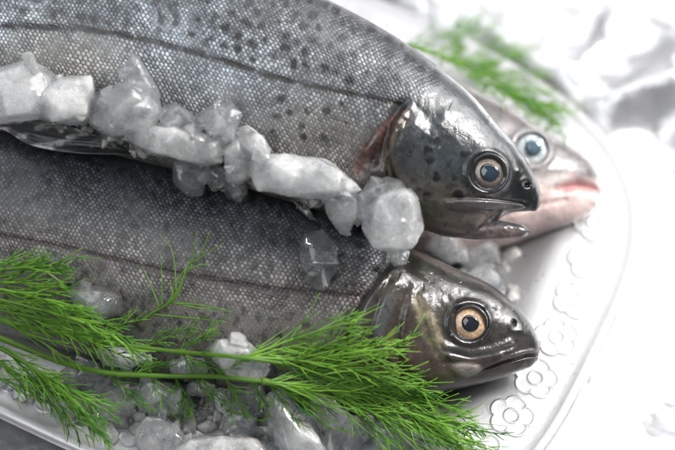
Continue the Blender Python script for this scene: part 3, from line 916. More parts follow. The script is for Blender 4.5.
Z = facet(X + 1.2 * (vnoise(X / 3, Y / 3, 4) - .5), Y, 6.5, 5) * .55 + facet(X, Y + 1.0 * (vnoise(X / 2, Y / 2, 9) - .5), 3.0, 8) * .95 + facet(X, Y, 1.4, 18) * .75
Z += .10 * np.abs(vnoise(X / 1.1, Y / 1.1, 3) - .5)
Z -= np.median(Z)
c, s = math.cos(-PT), math.sin(-PT)
lx = (X - PC[0]) * c - (Y - PC[1]) * s; ly = (X - PC[0]) * s + (Y - PC[1]) * c
pr_ = (np.abs(lx / (PA + .3)) ** PN + np.abs(ly / (PB + .3)) ** PN) ** (1 / PN)
flat = smooth(1.0, 1.15, pr_)
Z = -.62 + np.clip(Z, -1.2, 2.2) * flat * 1.25 + .35 * flat - .15
Z = np.maximum(Z, -1.15)
V = np.stack([X, Y, Z], -1).reshape(-1, 3)
i, j = np.meshgrid(np.arange(n - 1), np.arange(n - 1), indexing='ij'); k = i * n + j
F = np.stack([k, k + n, k + n + 1, k + 1], -1).reshape(-1, 4).tolist()
M['foil'] = metal_material('crumpled_foil', (.72, .715, .73), .33, .86, 220, .0016)
o = mesh_obj('foil_sheet', V, F, M['foil'], None, solid=True)
tag(o, 'bright crumpled silver foil spread over the table under the platter', 'foil')
t = NT('table_board')
co = t.n('NewGeometry').outputs['Position']
wv = t.n('TexNoise', None, Vector=t.vm('MULTIPLY', co, (6, 60, 6)), Scale=2.0, Detail=5.0).outputs['Fac']
t.surf(t.n('BsdfPrincipled', None, Base_Color=t.mix(wv, rgb(.42, .36, .3), rgb(.55, .5, .44)), Roughness=.6).outputs[0])
bm = bmesh.new()
bmesh.ops.create_cube(bm, size=1)
bmesh.ops.scale(bm, vec=(130, 124, 3), verts=bm.verts); bmesh.ops.translate(bm, vec=(1, 22, -2.75), verts=bm.verts)
bmesh.ops.bevel(bm, geom=bm.edges[:], offset=.4, segments=3, affect='EDGES')
V = [v.co[:] for v in bm.verts]; F = [[v.index for v in f.verts] for f in bm.faces]; bm.free()
tag(mesh_obj('table', V, F, t.m, None, smooth_=False), 'pale board table top lying under the foil', 'table', kind='structure')

# ------------------------------------------------------------------ resting surface: smoothed depth map over what is built
allV = []; allF = []; off = 0
for v, f in SOLIDS:
    allV.append(np.asarray(v)); allF += [[q + off for q in g] for g in f]; off += len(v)
TREE = BVHTree.FromPolygons(np.concatenate(allV).tolist(), allF)


def cast(px):
    r = ray(px); r = r / np.linalg.norm(r)
    loc, nor, idx, dist = TREE.ray_cast(Vector(CAM), Vector(r))
    if loc is None: return on_z(np.array([px], float), 0)[0], np.array([0, 0, 1.0])
    nor = np.array(nor)
    if nor @ r > 0: nor = -nor
    return np.array(loc), nor


# ------------------------------------------------------------------ ice
def ice_material(name, lo, hi, rough, grain, dens):
    t = NT(name)
    co = t.n('NewGeometry').outputs['Position']
    n0 = t.n('TexNoise', None, Vector=co, Scale=110.0, Detail=4.0, Roughness=.55).outputs['Fac']
    n1 = t.n('TexNoise', None, Vector=co, Scale=300.0, Detail=3.0, Roughness=.5).outputs['Fac']
    wc = t.vm('ADD', co, t.vm('MULTIPLY', t.n('TexNoise', None, Vector=co, Scale=180.0, Detail=3.0).outputs['Color'], (.006, .006, .006)))
    v1 = t.n('TexVoronoi', {'feature': 'DISTANCE_TO_EDGE'}, Vector=wc, Scale=150.0).outputs['Distance']
    crack = t.math('MULTIPLY', t.ramp(v1, .0, .035, 1.0, 0.0), t.ramp(n0, .4, .55))
    cloud = t.ramp(n0, .36, .66, lo, hi)
    cloud = t.math('ADD', cloud, t.math('MULTIPLY', crack, .07), clamp=True)
    frost = t.ramp(t.n('TexNoise', None, Vector=co, Scale=150.0, Detail=3.0, Roughness=.6, Distortion=.6).outputs['Fac'], .46, .60)
    v3 = t.n('TexVoronoi', {'feature': 'F1'}, Vector=wc, Scale=900.0).outputs['Distance']
    hb = t.math('MULTIPLY', t.math('MULTIPLY', v3, frost), grain)
    for S, amp in ((300.0, .75), (760.0, .55)):            # planar fracture facets
        vv = t.vm('MULTIPLY', wc, (S, S, S))
        vo = t.n('TexVoronoi', {'feature': 'F1'}, Vector=vv, Scale=1.0)
        hb = t.math('ADD', hb, t.math('MULTIPLY', t.vm('DOT_PRODUCT', t.vm('SUBTRACT', vo.outputs['Color'], (.5, .5, .5)), t.vm('SUBTRACT', vv, vo.outputs['Position'])), amp * 300.0 / S))
    edge = t.ramp(t.n('NewGeometry').outputs['Pointiness'], .53, .62)
    cloud = t.math('ADD', cloud, t.math('MULTIPLY', edge, .45), clamp=True)
    nb = t.bump(hb, 1.0, .0019)
    gl = t.n('BsdfPrincipled', None, Base_Color=rgb(.99, .995, 1.0), Roughness=rough, IOR=1.31, Transmission_Weight=1.0, Normal=nb, Coat_Weight=1.0, Coat_Roughness=.02, Coat_IOR=1.8)
    wh = t.n('BsdfPrincipled', None, Base_Color=rgb(.95, .97, .99), Roughness=.16, Normal=nb, Coat_Weight=1.0, Coat_Roughness=.03, Subsurface_Weight=1.0, Subsurface_Scale=.009)
    wh.inputs['Subsurface Radius'].default_value = (.9, 1.0, 1.1)
    tp = t.n('BsdfTransparent', None, Color=rgb(.97, .985, 1.0))
    g2 = t.n('MixShader', None, i0=.42, i1=gl.outputs[0], i2=tp.outputs[0])
    mx = t.n('MixShader', None, i0=cloud, i1=g2.outputs[0], i2=wh.outputs[0])
    if dens:
        vol = t.n('VolumeScatter', None, Color=rgb(.99, .995, 1.0), Density=dens, Anisotropy=.3)
        t.t.links.new(vol.outputs[0], t.out.inputs['Volume'])
    return t.surf(mx.outputs[0])


M['ice_clear'] = ice_material('ice_clear', .0, .08, .0, .35, 26.0)
M['ice_milky'] = ice_material('ice_milky', .02, .30, .01, .5, 100.0)
M['ice_frost'] = ice_material('ice_frost', .14, .56, .03, .45, 260.0)
M['ice_slush'] = ice_material('ice_slush', .24, .62, .02, .4, 0)
M['melt'] = ice_material('meltwater', 0, 0, 0, 0, 0)


def refine(V, F, amp, seed, cuts=2, bev=.09):
    bm = bmesh.new()
    for v in V: bm.verts.new(v)
    bm.verts.ensure_lookup_table()
    r = bmesh.ops.convex_hull(bm, input=bm.verts[:])
    junk = [g for g in r['geom_interior'] + r['geom_unused'] if isinstance(g, bmesh.types.BMVert)]
    if junk: bmesh.ops.delete(bm, geom=list(set(junk)), context='VERTS')
    bmesh.ops.dissolve_limit(bm, angle_limit=math.radians(9), verts=bm.verts[:], edges=bm.edges[:])
    bmesh.ops.bevel(bm, geom=bm.edges[:], offset=bev, segments=2, profile=.6, affect='EDGES', clamp_overlap=True)
    bmesh.ops.triangulate(bm, faces=bm.faces[:])
    for _ in range(cuts):
        long_ = [e for e in bm.edges if e.calc_length() > .09]
        if long_:
            bmesh.ops.subdivide_edges(bm, edges=long_, cuts=1, use_grid_fill=False)
            bmesh.ops.triangulate(bm, faces=[f for f in bm.faces if len(f.verts) > 3])
    for _ in range(1): bmesh.ops.smooth_vert(bm, verts=bm.verts[:], factor=.12, use_axis_x=True, use_axis_y=True, use_axis_z=True)
    bm.normal_update()
    co = np.array([v.co[:] for v in bm.verts]); no = np.array([v.normal[:] for v in bm.verts])
    d = (fbm(co[:, 0] + co[:, 2] * .7 + 30, co[:, 1] - co[:, 2] * .6 + 30, .9, seed, 2) - .5) * 2 + .55 * (fbm(co[:, 0] - co[:, 2] * .5 + 50, co[:, 1] + co[:, 2] * .8 + 50, .28, seed + 5, 3) - .5) * 2
    co = co + no * (d * amp)[:, None]
    F2 = [[v.index for v in f.verts] for f in bm.faces]
    bm.free()
    return co, F2


ICE_N = [0]
ICES = []


def ice(outline, thick, label, mat='ice_milky', lift=.55, amp=.07, name='ice_chunk', flat=.25, solid=True, depth=None, bev=.09, shards=None):
    """a broken chunk: its outline ring, set on whatever lies below, with irregular front and back faces"""
    ICE_N[0] += 1
    r = np.random.default_rng(100 + ICE_N[0])
    ol = np.array(outline, float); c = ol.mean(0); ol = c + (ol - c) * 1.10
    hits = [cast(c)[0]] + [cast(c + (p - c) * .6)[0] for p in ol]
    dep = np.array([(h - CAM) @ FW for h in hits])
    d0 = np.percentile(dep, 30) - thick * lift if depth is None else depth
    def at(p, dd):
        rr = ray(np.asarray(p, float)); return CAM + rr * dd
    V = []
    for p in ol:
        V.append(at(p, d0 + r.uniform(-.25, .25) * thick))
        q = c + (p - c) * r.uniform(.62, .92)
        V.append(at(q, d0 - thick * r.uniform(.25, .55)))
        q = c + (p - c) * r.uniform(.55, .85)
        V.append(at(q, d0 + thick * r.uniform(.3, .55)))
    for _ in range(3):
        q = c + (ol[r.integers(len(ol))] - c) * r.uniform(.1, .5)
        V.append(at(q, d0 - thick * r.uniform(.45, .62)))
    co, F = refine(V, None, amp, ICE_N[0] * 7, bev=bev * .6)
    co = [co]; off_ = len(co[0])
    size = np.mean(np.linalg.norm(ol - c, axis=1)) * PX
    if shards is None: shards = 7 if size > .55 else 4
    for m in range(shards):
        q = c + (ol[r.integers(len(ol))] - c) * r.uniform(.25, .85)
        P = at(q, d0 + thick * r.uniform(-.42, .05))
        rad = min(size, .9) * r.uniform(.26, .52)
        pts = r.normal(size=(9, 3)); pts /= np.linalg.norm(pts, axis=1)[:, None]
        ax = r.normal(size=3); ax /= np.linalg.norm(ax)
        pts = pts + np.outer(pts @ ax, ax) * r.uniform(-.5, .7)
        c2, f2 = refine(pts * rad + P, None, amp * .35, ICE_N[0] * 7 + m, cuts=2, bev=.03)
        co.append(c2); F = F + [[g + off_ for g in ff] for ff in f2]; off_ += len(c2)
    co = np.concatenate(co); ICES.append((co, F))
    o = mesh_obj(name, co, F, M[mat])
    o.data.set_sharp_from_angle(angle=math.radians(17))
    tag(o, label, 'ice', 'chunks of crushed ice')
    return o


E = 'crushed ice'
ice([(-14, 72), (8, 66), (31, 60), (46, 69), (58, 80), (58, 108), (40, 117), (4, 121), (-14, 120)], 1.9, 'broad milky ice block at the far left end of the ice ridge')
ice([(38, 92), (59, 80), (89, 78), (93, 92), (92, 117), (77, 123), (52, 121), (39, 115)], 1.9, 'squarish milky ice cube standing just above the black fin', 'ice_frost')
ice([(125, 68), (131, 54), (137, 56), (146, 70), (160, 95), (154, 104), (128, 100), (123, 86)], 1.5, 'tall clear pointed ice crystal rising highest against the upper trout', 'ice_clear')
ice([(107, 98), (115, 87), (132, 84), (152, 92), (161, 112), (150, 128), (128, 131), (108, 116)], 1.8, 'bright rounded ice lump at the foot of the tall pointed crystal')
ice([(86, 114), (100, 104), (118, 112), (132, 126), (124, 136), (108, 136), (92, 126)], 1.5, 'low milky ice lump over the fin tip, right of the squarish cube')
ice([(129, 138), (141, 127), (172, 124), (200, 133), (222, 139), (219, 162), (204, 164), (180, 158), (150, 154)], 1.7, 'long low white ice slab lying along the seam between trout', 'ice_frost')
ice([(160, 108), (176, 104), (196, 118), (203, 130), (186, 136), (162, 126)], 1.2, 'clear glassy ice piece behind the long low slab', 'ice_clear')
ice([(196, 116), (214, 104), (232, 104), (241, 116), (234, 132), (212, 136)], 1.1, 'clear thin splintered ice piece lying on the upper trout flank', 'ice_clear')
ice([(173, 164), (178, 157), (192, 158), (205, 160), (209, 176), (202, 194), (187, 196), (174, 182)], 1.4, 'round glassy ice lump hanging onto the lower trout under the long slab', 'ice_clear')
ice([(222, 150), (232, 132), (240, 128), (247, 154), (248, 178), (240, 183), (228, 180)], 1.4, 'upright narrow grey ice piece beside the broad white slab', 'ice_milky')
ice([(220, 184), (230, 179), (246, 184), (249, 194), (241, 203), (228, 199)], 1.0, 'small wet ice nub below the upright narrow piece', 'ice_clear')
ice([(208, 168), (219, 164), (226, 172), (226, 186), (214, 190), (207, 180)], .9, 'small clear ice bit between the round lump and the wet nub', 'ice_clear')
ice([(237, 141), (241, 130), (249, 127), (262, 137), (272, 150), (264, 158), (246, 154)], 1.3, 'pale wedge of ice touching the upper end of the broad white slab', 'ice_frost')
ice([(250, 163), (256, 156), (288, 156), (323, 160), (343, 173), (357, 189), (345, 195), (322, 198), (290, 196), (261, 190)], 1.5, 'broad opaque white ice slab, flattest and largest, lying across the seam', 'ice_frost', bev=.07)
ice([(325, 199), (333, 191), (346, 190), (357, 199), (358, 219), (347, 231), (336, 228), (328, 214)], 1.3, 'grey bubbly ice lump between the broad white slab and the big rough cube', 'ice_milky', amp=.1)
ice([(360, 194), (370, 181), (388, 178), (401, 183), (406, 194), (392, 214), (376, 226), (363, 220)], 1.3, 'dim ice piece tucked behind the big rough cube under the gill', 'ice_clear')
ice([(367, 210), (378, 195), (394, 188), (410, 190), (418, 200), (419, 227), (410, 245), (392, 249), (374, 245), (366, 228)], 1.9, 'big rough frosted ice cube in front of the upper trout gill', 'ice_milky', amp=.11)
ice([(300, 252), (308, 236), (322, 231), (336, 248), (338, 272), (322, 286), (305, 280)], .7, 'thin melting ice patch clinging to the lower trout flank', 'ice_clear', lift=.1)
ice([(386, 254), (396, 246), (408, 252), (407, 264), (395, 268)], .8, 'small white ice crumb at the nape of the lower trout', 'ice_milky', lift=.35)
ice([(291, 199), (298, 203), (310, 213), (319, 222), (313, 221), (300, 211)], .35, 'thin curved white ice sliver on the lower trout back', 'ice_frost', amp=.02, lift=.2, bev=.03)
ice([(424, 248), (434, 236), (452, 232), (460, 240), (462, 256), (450, 264)], 1.6, 'grey ice chunk under the upper trout throat', 'ice_milky', lift=.2)
ice([(458, 260), (468, 250), (486, 243), (497, 246), (498, 255), (484, 266), (468, 270)], 1.4, 'pale ice chunk under the upper trout jaw, nearest the bare platter', 'ice_milky', lift=.45)
ice([(468, 276), (478, 268), (490, 264), (499, 276), (504, 292), (496, 300)], 1.2, 'small grey ice chunk against the lower trout forehead', 'ice_milky', lift=.4)
# around the dill
ice([(68, 290), (80, 286), (102, 288), (121, 296), (120, 312), (98, 320), (78, 310)], 1.1, 'clear wet ice piece on the lower trout belly above the dill stems', 'ice_clear', lift=.4)
ice([(208, 350), (219, 339), (238, 339), (254, 347), (268, 369), (259, 381), (226, 376)], 1.5, 'large white ice block behind the two dill stems', 'ice_frost', lift=.45)
ice([(135, 395), (148, 382), (170, 384), (181, 396), (179, 412), (160, 418), (139, 412)], 1.5, 'rounded translucent ice chunk just under the lower dill stem', 'ice_milky', lift=.4)
ice([(136, 432), (146, 418), (163, 416), (178, 427), (186, 440), (168, 456), (140, 454)], 1.4, 'milky ice chunk at the bottom edge, below the rounded translucent one', 'ice_milky', lift=.4)
ice([(187, 384), (202, 380), (218, 384), (217, 393), (203, 397), (189, 393)], 1.1, 'low ice bit directly under the lower dill stem', 'ice_frost', lift=.4)
ice([(210, 391), (220, 388), (229, 391), (232, 406), (224, 416), (212, 412)], 1.2, 'short white ice piece between dill wisps in front', 'ice_frost', lift=.4)
ice([(229, 386), (246, 380), (262, 386), (266, 402), (254, 413), (236, 408)], 1.2, 'round clear ice lens below the dill plume base', 'ice_clear', lift=.4)
ice([(226, 417), (240, 412), (254, 418), (252, 434), (236, 440), (224, 432)], 1.1, 'grey ice lump left of the big white ice finger', 'ice_milky', lift=.4)
ice([(174, 452), (188, 440), (220, 437), (252, 440), (270, 450), (262, 470), (200, 474)], 1.3, 'broad slushy ice slab cut by the bottom of the picture', 'ice_frost', lift=.35)
ice([(265, 402), (272, 395), (283, 394), (298, 407), (311, 420), (331, 452), (325, 468), (290, 468), (272, 428)], 1.7, 'big white finger shaped ice block pointing up at the dill plume', 'ice_frost', lift=.45)
ice([(310, 396), (322, 394), (336, 402), (358, 420), (368, 434), (356, 448), (330, 444), (316, 420)], 1.5, 'translucent ice chunk right beside the big white ice finger', 'ice_milky', lift=.4)
ice([(60, 372), (76, 362), (98, 366), (108, 380), (92, 392), (68, 388)], 1.1, 'clear ice piece showing between the lower dill fronds', 'ice_clear', lift=.4)
ice([(96, 394), (112, 388), (130, 398), (134, 414), (116, 424), (98, 414)], 1.2, 'smooth wet ice chunk near the platter corner rim', 'ice_clear', lift=.4)
ice([(52, 396), (68, 390), (86, 398), (90, 412), (70, 418), (54, 410)], 1.0, 'flat melting ice piece closest to the platter rim under dark fronds', 'ice_clear', lift=.35)
ice([(372, 424), (392, 416), (412, 424), (418, 440), (398, 452), (376, 444)], 1.0, 'low melting ice chunk under the right dill plume', 'ice_clear', lift=.35)

ice([(98, 350), (116, 344), (140, 350), (150, 360), (128, 368), (104, 364)], 1.1, 'thin bright ice piece between the two dill stems', 'ice_frost', lift=.35)
ice([(170, 362), (188, 356), (204, 360), (206, 372), (188, 376), (172, 372)], .9, 'small ice piece between the dill stems, close to the large white block', 'ice_milky', lift=.35)
ice([(92, 96), (100, 90), (110, 96), (112, 112), (100, 118), (91, 110)], 1.2, 'narrow clear ice bit between the squarish cube and the bright rounded lump', 'ice_clear')
ice([(196, 142), (210, 134), (226, 136), (232, 150), (218, 160), (200, 158)], 1.4, 'knobbly ice lump at the blunt right end of the long low slab', 'ice_milky')

# loose slush under and between everything: nobody could count it
cv, cf, off = [], [], 0
r = np.random.default_rng(77)
proto = []
for k in range(6):
    pts = r.normal(size=(16, 3)); pts /= np.linalg.norm(pts, axis=1)[:, None]; pts *= r.uniform(.65, 1.1, (16, 1)) * np.array([1, .8, .6])
    bm = bmesh.new()
    for p in pts: bm.verts.new(p)
    g = bmesh.ops.convex_hull(bm, input=bm.verts[:])
    junk = [x for x in g['geom_interior'] + g['geom_unused'] if isinstance(x, bmesh.types.BMVert)]
    if junk: bmesh.ops.delete(bm, geom=list(set(junk)), context='VERTS')
    bmesh.ops.bevel(bm, geom=bm.edges[:], offset=.07, segments=1, affect='EDGES', clamp_overlap=True)
    proto.append((np.array([v.co[:] for v in bm.verts]), [[v.index for v in f.verts] for f in bm.faces])); bm.free()


def bit(P, s):
    global off
    v, f = proto[r.integers(6)]
    a, b, c = r.uniform(0, 6.28, 3)
    Rz = np.array([[math.cos(a), -math.sin(a), 0], [math.sin(a), math.cos(a), 0], [0, 0, 1]]); Rx = np.array([[1, 0, 0], [0, math.cos(b), -math.sin(b)], [0, math.sin(b), math.cos(b)]])
    w = (v * s * r.uniform(.7, 1.3, (1, 3))) @ Rx.T @ Rz.T + P
    cv.append(w); cf.extend([[q + off for q in g] for g in f]); off += len(w)


gx_ = np.linspace(-30, 385, 150); gv = np.linspace(0, 1, 46)
ylo = np.interp(gx_, [-30, 60, 140, 385], [352, 368, 384, 408]); yhi = np.interp(gx_, [-30, 30, 90, 140, 385], [392, 404, 440, 476, 480])
pxy = np.stack([np.broadcast_to(gx_[:, None], (150, 46)), ylo[:, None] * (1 - gv) + yhi[:, None] * gv], -1).reshape(-1, 2)
w0 = on_z(pxy, .3)
hz = .10 + (.25 + .55 * fbm(w0[:, 0] + 40, w0[:, 1] + 40, 1.1, 515, 3)) * np.repeat(smooth(0, .12, np.linspace(0, 1, 150)) * smooth(1, .88, np.linspace(0, 1, 150)), 46) * np.tile(smooth(0, .15, gv) * smooth(1, .7, gv), 150)
topv = np.concatenate([w0[:, :2], hz[:, None]], 1); botv = np.concatenate([w0[:, :2], np.full((len(w0), 1), .035)], 1)
i, j = np.meshgrid(np.arange(149), np.arange(45), indexing='ij'); k = i * 46 + j
f1 = np.stack([k, k + 1, k + 47, k + 46], -1).reshape(-1, 4); f2 = f1[:, ::-1] + len(w0)
rim_ = list(range(46)) + [a * 46 + 45 for a in range(1, 150)] + [149 * 46 + a for a in range(44, -1, -1)] + [a * 46 for a in range(148, 0, -1)]
f3 = [[rim_[q], rim_[(q + 1) % len(rim_)], rim_[(q + 1) % len(rim_)] + len(w0), rim_[q] + len(w0)] for q in range(len(rim_))]
cv.append(np.concatenate([topv, botv])); cf.extend(f1.tolist() + f2.tolist() + f3); off += 2 * len(w0)
for k in range(150):                                   # bed on the platter in front
    x = r.uniform(-20, 372); y = np.interp(x, [-20, 60, 140, 372], [360, 380, 392, 414]) + abs(r.normal()) * 30
    if y > 470 or y > np.interp(x, [-20, 30, 90, 140, 372], [392, 400, 440, 470, 470]): continue
    P, nn = cast((x, y)); bit(P + np.array([0, 0, .12]), r.uniform(.2, .55))
ridge = np.array([(-15, 112), (40, 116), (90, 124), (140, 140), (200, 150), (240, 165), (300, 192), (350, 205), (395, 236)])
for k in range(380):                                   # crumbs along the seam
    u = r.random() * (len(ridge) - 1); i0 = int(u); p = ridge[i0] * (1 - u + i0) + ridge[i0 + 1] * (u - i0)
    p = p + [r.normal() * 5, r.normal() * (6 if p[0] < 260 else 3)]
    if p[0] > 385: continue
    P, nn = cast(p); bit(P + nn * .06, r.uniform(.05, .2) if k % 3 else r.uniform(.2, .42))
for k in range(60):                                    # under the jaw
    x = r.uniform(446, 505); P, nn = cast((x, r.uniform(247, np.interp(x, [446, 459, 488, 505], [252, 262, 276, 288])))); bit(P + nn * .1, r.uniform(.1, .35))
for k in range(240):                                   # hidden bed that carries the trout
    u = r.uniform(-11, 6); w = r.uniform(-3, 4.5)
    bit(np.array([u, -.25 * u + w, r.uniform(.1, .5)]), r.uniform(.3, .6))
o = mesh_obj('crushed_ice', np.concatenate(cv), cf, M['ice_slush'], None, smooth_=True)
tag(o, 'fine wet crushed ice and slush scattered between the trout and over the platter', 'ice', kind='stuff')
print('ice', ICE_N[0])


dv, df, off = [], [], 0
nu, nw = 5, 12
for k in range(210):
    if k < 130:
        u = r.random() * (len(ridge) - 1); i0 = int(u); p = ridge[i0] * (1 - u + i0) + ridge[i0 + 1] * (u - i0) + [r.normal() * 8, r.normal() * 14 + 4]
    elif k < 165: p = np.array([r.uniform(395, 520), r.uniform(262, 372)])
    else: p = np.array([r.uniform(400, 600), r.uniform(110, 420)])
    P, nn = cast(p); nn = nn / np.linalg.norm(nn); R_ = r.uniform(.018, .055) * (1.5 if k % 9 == 0 else 1)
    a_ = np.cross(nn, [.2, .9, .3]); a_ /= np.linalg.norm(a_); b_ = np.cross(nn, a_)
    ring = [P + nn * R_ * .55]
    for i in range(1, nu + 1):
        ph = i / nu * math.pi * .62
        for j in range(nw):
            q = 2 * math.pi * j / nw
            ring.append(P + (a_ * math.cos(q) * 1.15 + b_ * math.sin(q)) * R_ * math.sin(ph) + nn * R_ * .55 * math.cos(ph))
    dv += ring
    df += [[off, off + 1 + j, off + 1 + (j + 1) % nw] for j in range(nw)]
    for i in range(nu - 1):
        for j in range(nw):
            q1 = off + 1 + i * nw + j; q2 = off + 1 + i * nw + (j + 1) % nw
            df.append([q1, q1 + nw, q2 + nw, q2])
    df.append([off + 1 + (nu - 1) * nw + j for j in range(nw)][::-1]); off += len(ring)
tag(mesh_obj('meltwater', np.array(dv), df, M['melt'], None), 'tiny clear beads of meltwater on the wet trout and platter', 'water', kind='stuff')

# ------------------------------------------------------------------ dill
def leaf_material(name, a, b):
    t = NT(name)
    co = t.n('NewGeometry').outputs['Position']
    nz = t.n('TexNoise', None, Vector=co, Scale=160.0, Detail=3.0).outputs['Fac']
    v = t.attr('tone', 'Fac')
    col = t.mix(t.math('ADD', t.math('MULTIPLY', v, .7), t.math('MULTIPLY', nz, .3)), rgb(*a), rgb(*b))
    p = t.n('BsdfPrincipled', None, Base_Color=col, Roughness=.38, Specular_IOR_Level=.45, Coat_Weight=.15, Coat_Roughness=.2)
    tr = t.n('BsdfTranslucent', None, Color=t.mix(.35, col, rgb(.36, .70, .10)))
    return t.surf(t.n('MixShader', None, i0=.55, i1=p.outputs[0], i2=tr.outputs[0]).outputs[0])


M['dill'] = leaf_material('dill_leaf', (.035, .20, .03), (.40, .68, .10))
M['dill_stem'] = leaf_material('dill_stem', (.10, .24, .03), (.25, .42, .07))
GX = np.arange(-80, 700, 20.0); GY = np.arange(-60, 540, 20.0)
av = np.concatenate(allV); nv = len(av); vv_, ff_ = [av], list(allF)
for v, f in ICES: vv_.append(v); ff_ += [[q + nv for q in g] for g in f]; nv += len(v)
TREE = BVHTree.FromPolygons(np.concatenate(vv_).tolist(), ff_)
DM = np.array([[(cast((x, y))[0] - CAM) @ FW for y in GY] for x in GX])
for _ in range(2):
    q = np.pad(DM, 1, mode='edge'); DM = (q[:-2, 1:-1] + q[2:, 1:-1] + q[1:-1, :-2] + q[1:-1, 2:] + 2 * q[1:-1, 1:-1]) / 6


def lifted(px, lift):
    x = np.clip((px[:, 0] + 80) / 20, 0, len(GX) - 1.01); y = np.clip((px[:, 1] + 60) / 20, 0, len(GY) - 1.01)
    i, j = x.astype(int), y.astype(int); u, v = x - i, y - j
    d = DM[i, j] * (1 - u) * (1 - v) + DM[i + 1, j] * u * (1 - v) + DM[i, j + 1] * (1 - u) * v + DM[i + 1, j + 1] * u * v
    return CAM + ray(px) * (d - lift)[:, None]


class Tubes:
    def __init__(self): self.V, self.F, self.T, self.o = [], [], [], 0

    def add(self, P, r0, r1, tone, sides=4):
        P = np.asarray(P); k = len(P)
        t = np.gradient(P, axis=0); t /= np.linalg.norm(t, axis=1)[:, None] + 1e-9
        a = np.cross(t, [.31, .52, .79]); a /= np.linalg.norm(a, axis=1)[:, None] + 1e-9; b = np.cross(t, a)
        rr = np.linspace(r0, r1, k)
        th = np.arange(sides) * 2 * math.pi / sides
        ring = P[:, None] + rr[:, None, None] * (a[:, None] * np.cos(th)[None, :, None] + b[:, None] * np.sin(th)[None, :, None])
        self.V.append(ring.reshape(-1, 3)); self.T.append(np.full(k * sides, tone))
        i, j = np.meshgrid(np.arange(k - 1), np.arange(sides), indexing='ij')
        q = self.o + i * sides + j; q2 = self.o + i * sides + (j + 1) % sides
        self.F += np.stack([q, q2, q2 + sides, q + sides], -1).reshape(-1, 4).tolist()
        self.F.append([self.o + (k - 1) * sides + s for s in range(sides)]); self.F.append([self.o + s for s in range(sides)][::-1])
        self.o += k * sides

    def build(self, name, mat, parent): return mesh_obj(name, np.concatenate(self.V), self.F, mat, parent, attrs={'tone': np.concatenate(self.T)})


def curve2(p, ang, length, bend, k=7, droop=0.0):
    """a gently bending path on the page: start, direction (deg, 0 = right, 90 = down), length px"""
    s = np.linspace(0, 1, k)
    a = np.radians(ang + bend * s)
    st = length / (k - 1)
    d = np.stack([np.cos(a), np.sin(a)], -1) * st
    return np.concatenate([[p], np.asarray(p) + np.cumsum(d[:-1], 0)])


dr = random.Random(21)


def frond(T, path, l0, l1, spread, fil_len, base_tone, r=.030, n=14, sub=True, lift_var=.45):
    """thread-like leaflets leaving both sides of a rachis path (px), each splitting again into threads"""
    path = np.asarray(path, float)
    lf = np.linspace(l0, l1, len(path))
    T.add(lifted2(path, lf), r * 1.35, r * .7, base_tone, 5)
    s = np.concatenate([[0], np.cumsum(np.hypot(*np.diff(path, axis=0).T))]); L = s[-1]
    for k in range(n):
        u = (k + dr.uniform(.1, .9)) / n
        q = u * L
        p = np.array([np.interp(q, s, path[:, 0]), np.interp(q, s, path[:, 1])]); li = np.interp(q, s, lf)
        q2 = min(q + 2, L); pp = np.array([np.interp(q2, s, path[:, 0]), np.interp(q2, s, path[:, 1])]); q1 = max(q - 2, 0); p1 = np.array([np.interp(q1, s, path[:, 0]), np.interp(q1, s, path[:, 1])])
        a0 = math.degrees(math.atan2(*(pp - p1)[::-1]))
        side = 1 if k % 2 else -1
        ln = fil_len * dr.uniform(.6, 1.25) * (1.05 - .45 * u)
        an = a0 + side * spread * dr.uniform(.45, 1.2)
        c = curve2(p, an, ln, -side * dr.uniform(-6, spread * .75), 8)
        dz = dr.uniform(-lift_var, lift_var)
        lv = li + dz * np.linspace(0, 1, 8)
        tone = min(1, max(0, base_tone + dr.uniform(-.42, .42)))
        T.add(lifted2(c, lv), r * dr.uniform(.7, 1.15), r * .22, tone, 4)
        if sub:
            for m in range(dr.randint(1, 3)):
                v = dr.uniform(.15, .8); i = int(v * 7); f = v * 7 - i
                sp = c[i] * (1 - f) + c[min(i + 1, 7)] * f
                sl = lv[i] * (1 - f) + lv[min(i + 1, 7)] * f
                tt = c[min(i + 1, 7)] - c[i]
                aa_ = math.degrees(math.atan2(tt[1], tt[0])) + dr.choice((-1, 1)) * dr.uniform(12, 34)
                cc = curve2(sp, aa_, ln * dr.uniform(.3, .62), dr.uniform(-16, 16), 5)
                T.add(lifted2(cc, sl + dr.uniform(-.22, .22) * np.linspace(0, 1, 5)), r * .8, r * .3, min(1, max(0, tone + dr.uniform(-.12, .12))), 4)


def lifted2(px, lf):
    px = np.asarray(px, float); lf = np.broadcast_to(lf, (len(px),))
    x = np.clip((px[:, 0] + 80) / 20, 0, len(GX) - 1.01); y = np.clip((px[:, 1] + 60) / 20, 0, len(GY) - 1.01)
    i, j = x.astype(int), y.astype(int); u, v = x - i, y - j
    d = DM[i, j] * (1 - u) * (1 - v) + DM[i + 1, j] * u * (1 - v) + DM[i, j + 1] * (1 - u) * v + DM[i + 1, j + 1] * u * v
    return CAM + ray(px) * (d - lf)[:, None]


def bez(*pts, k=24):
    p = np.array(pts, float)
    s = np.concatenate([[0], np.cumsum(np.hypot(*np.diff(p, axis=0).T))])
    q = np.linspace(0, s[-1], k)
    return np.stack([pchip(s, p[:, 0], q), pchip(s, p[:, 1], q)], -1)


def sprig(label, at, name='dill_sprig'):
    p = lifted2(np.array([at], float), .3)[0]
    return empty(name, p, label, 'dill', 'dill sprigs garnishing the trout')


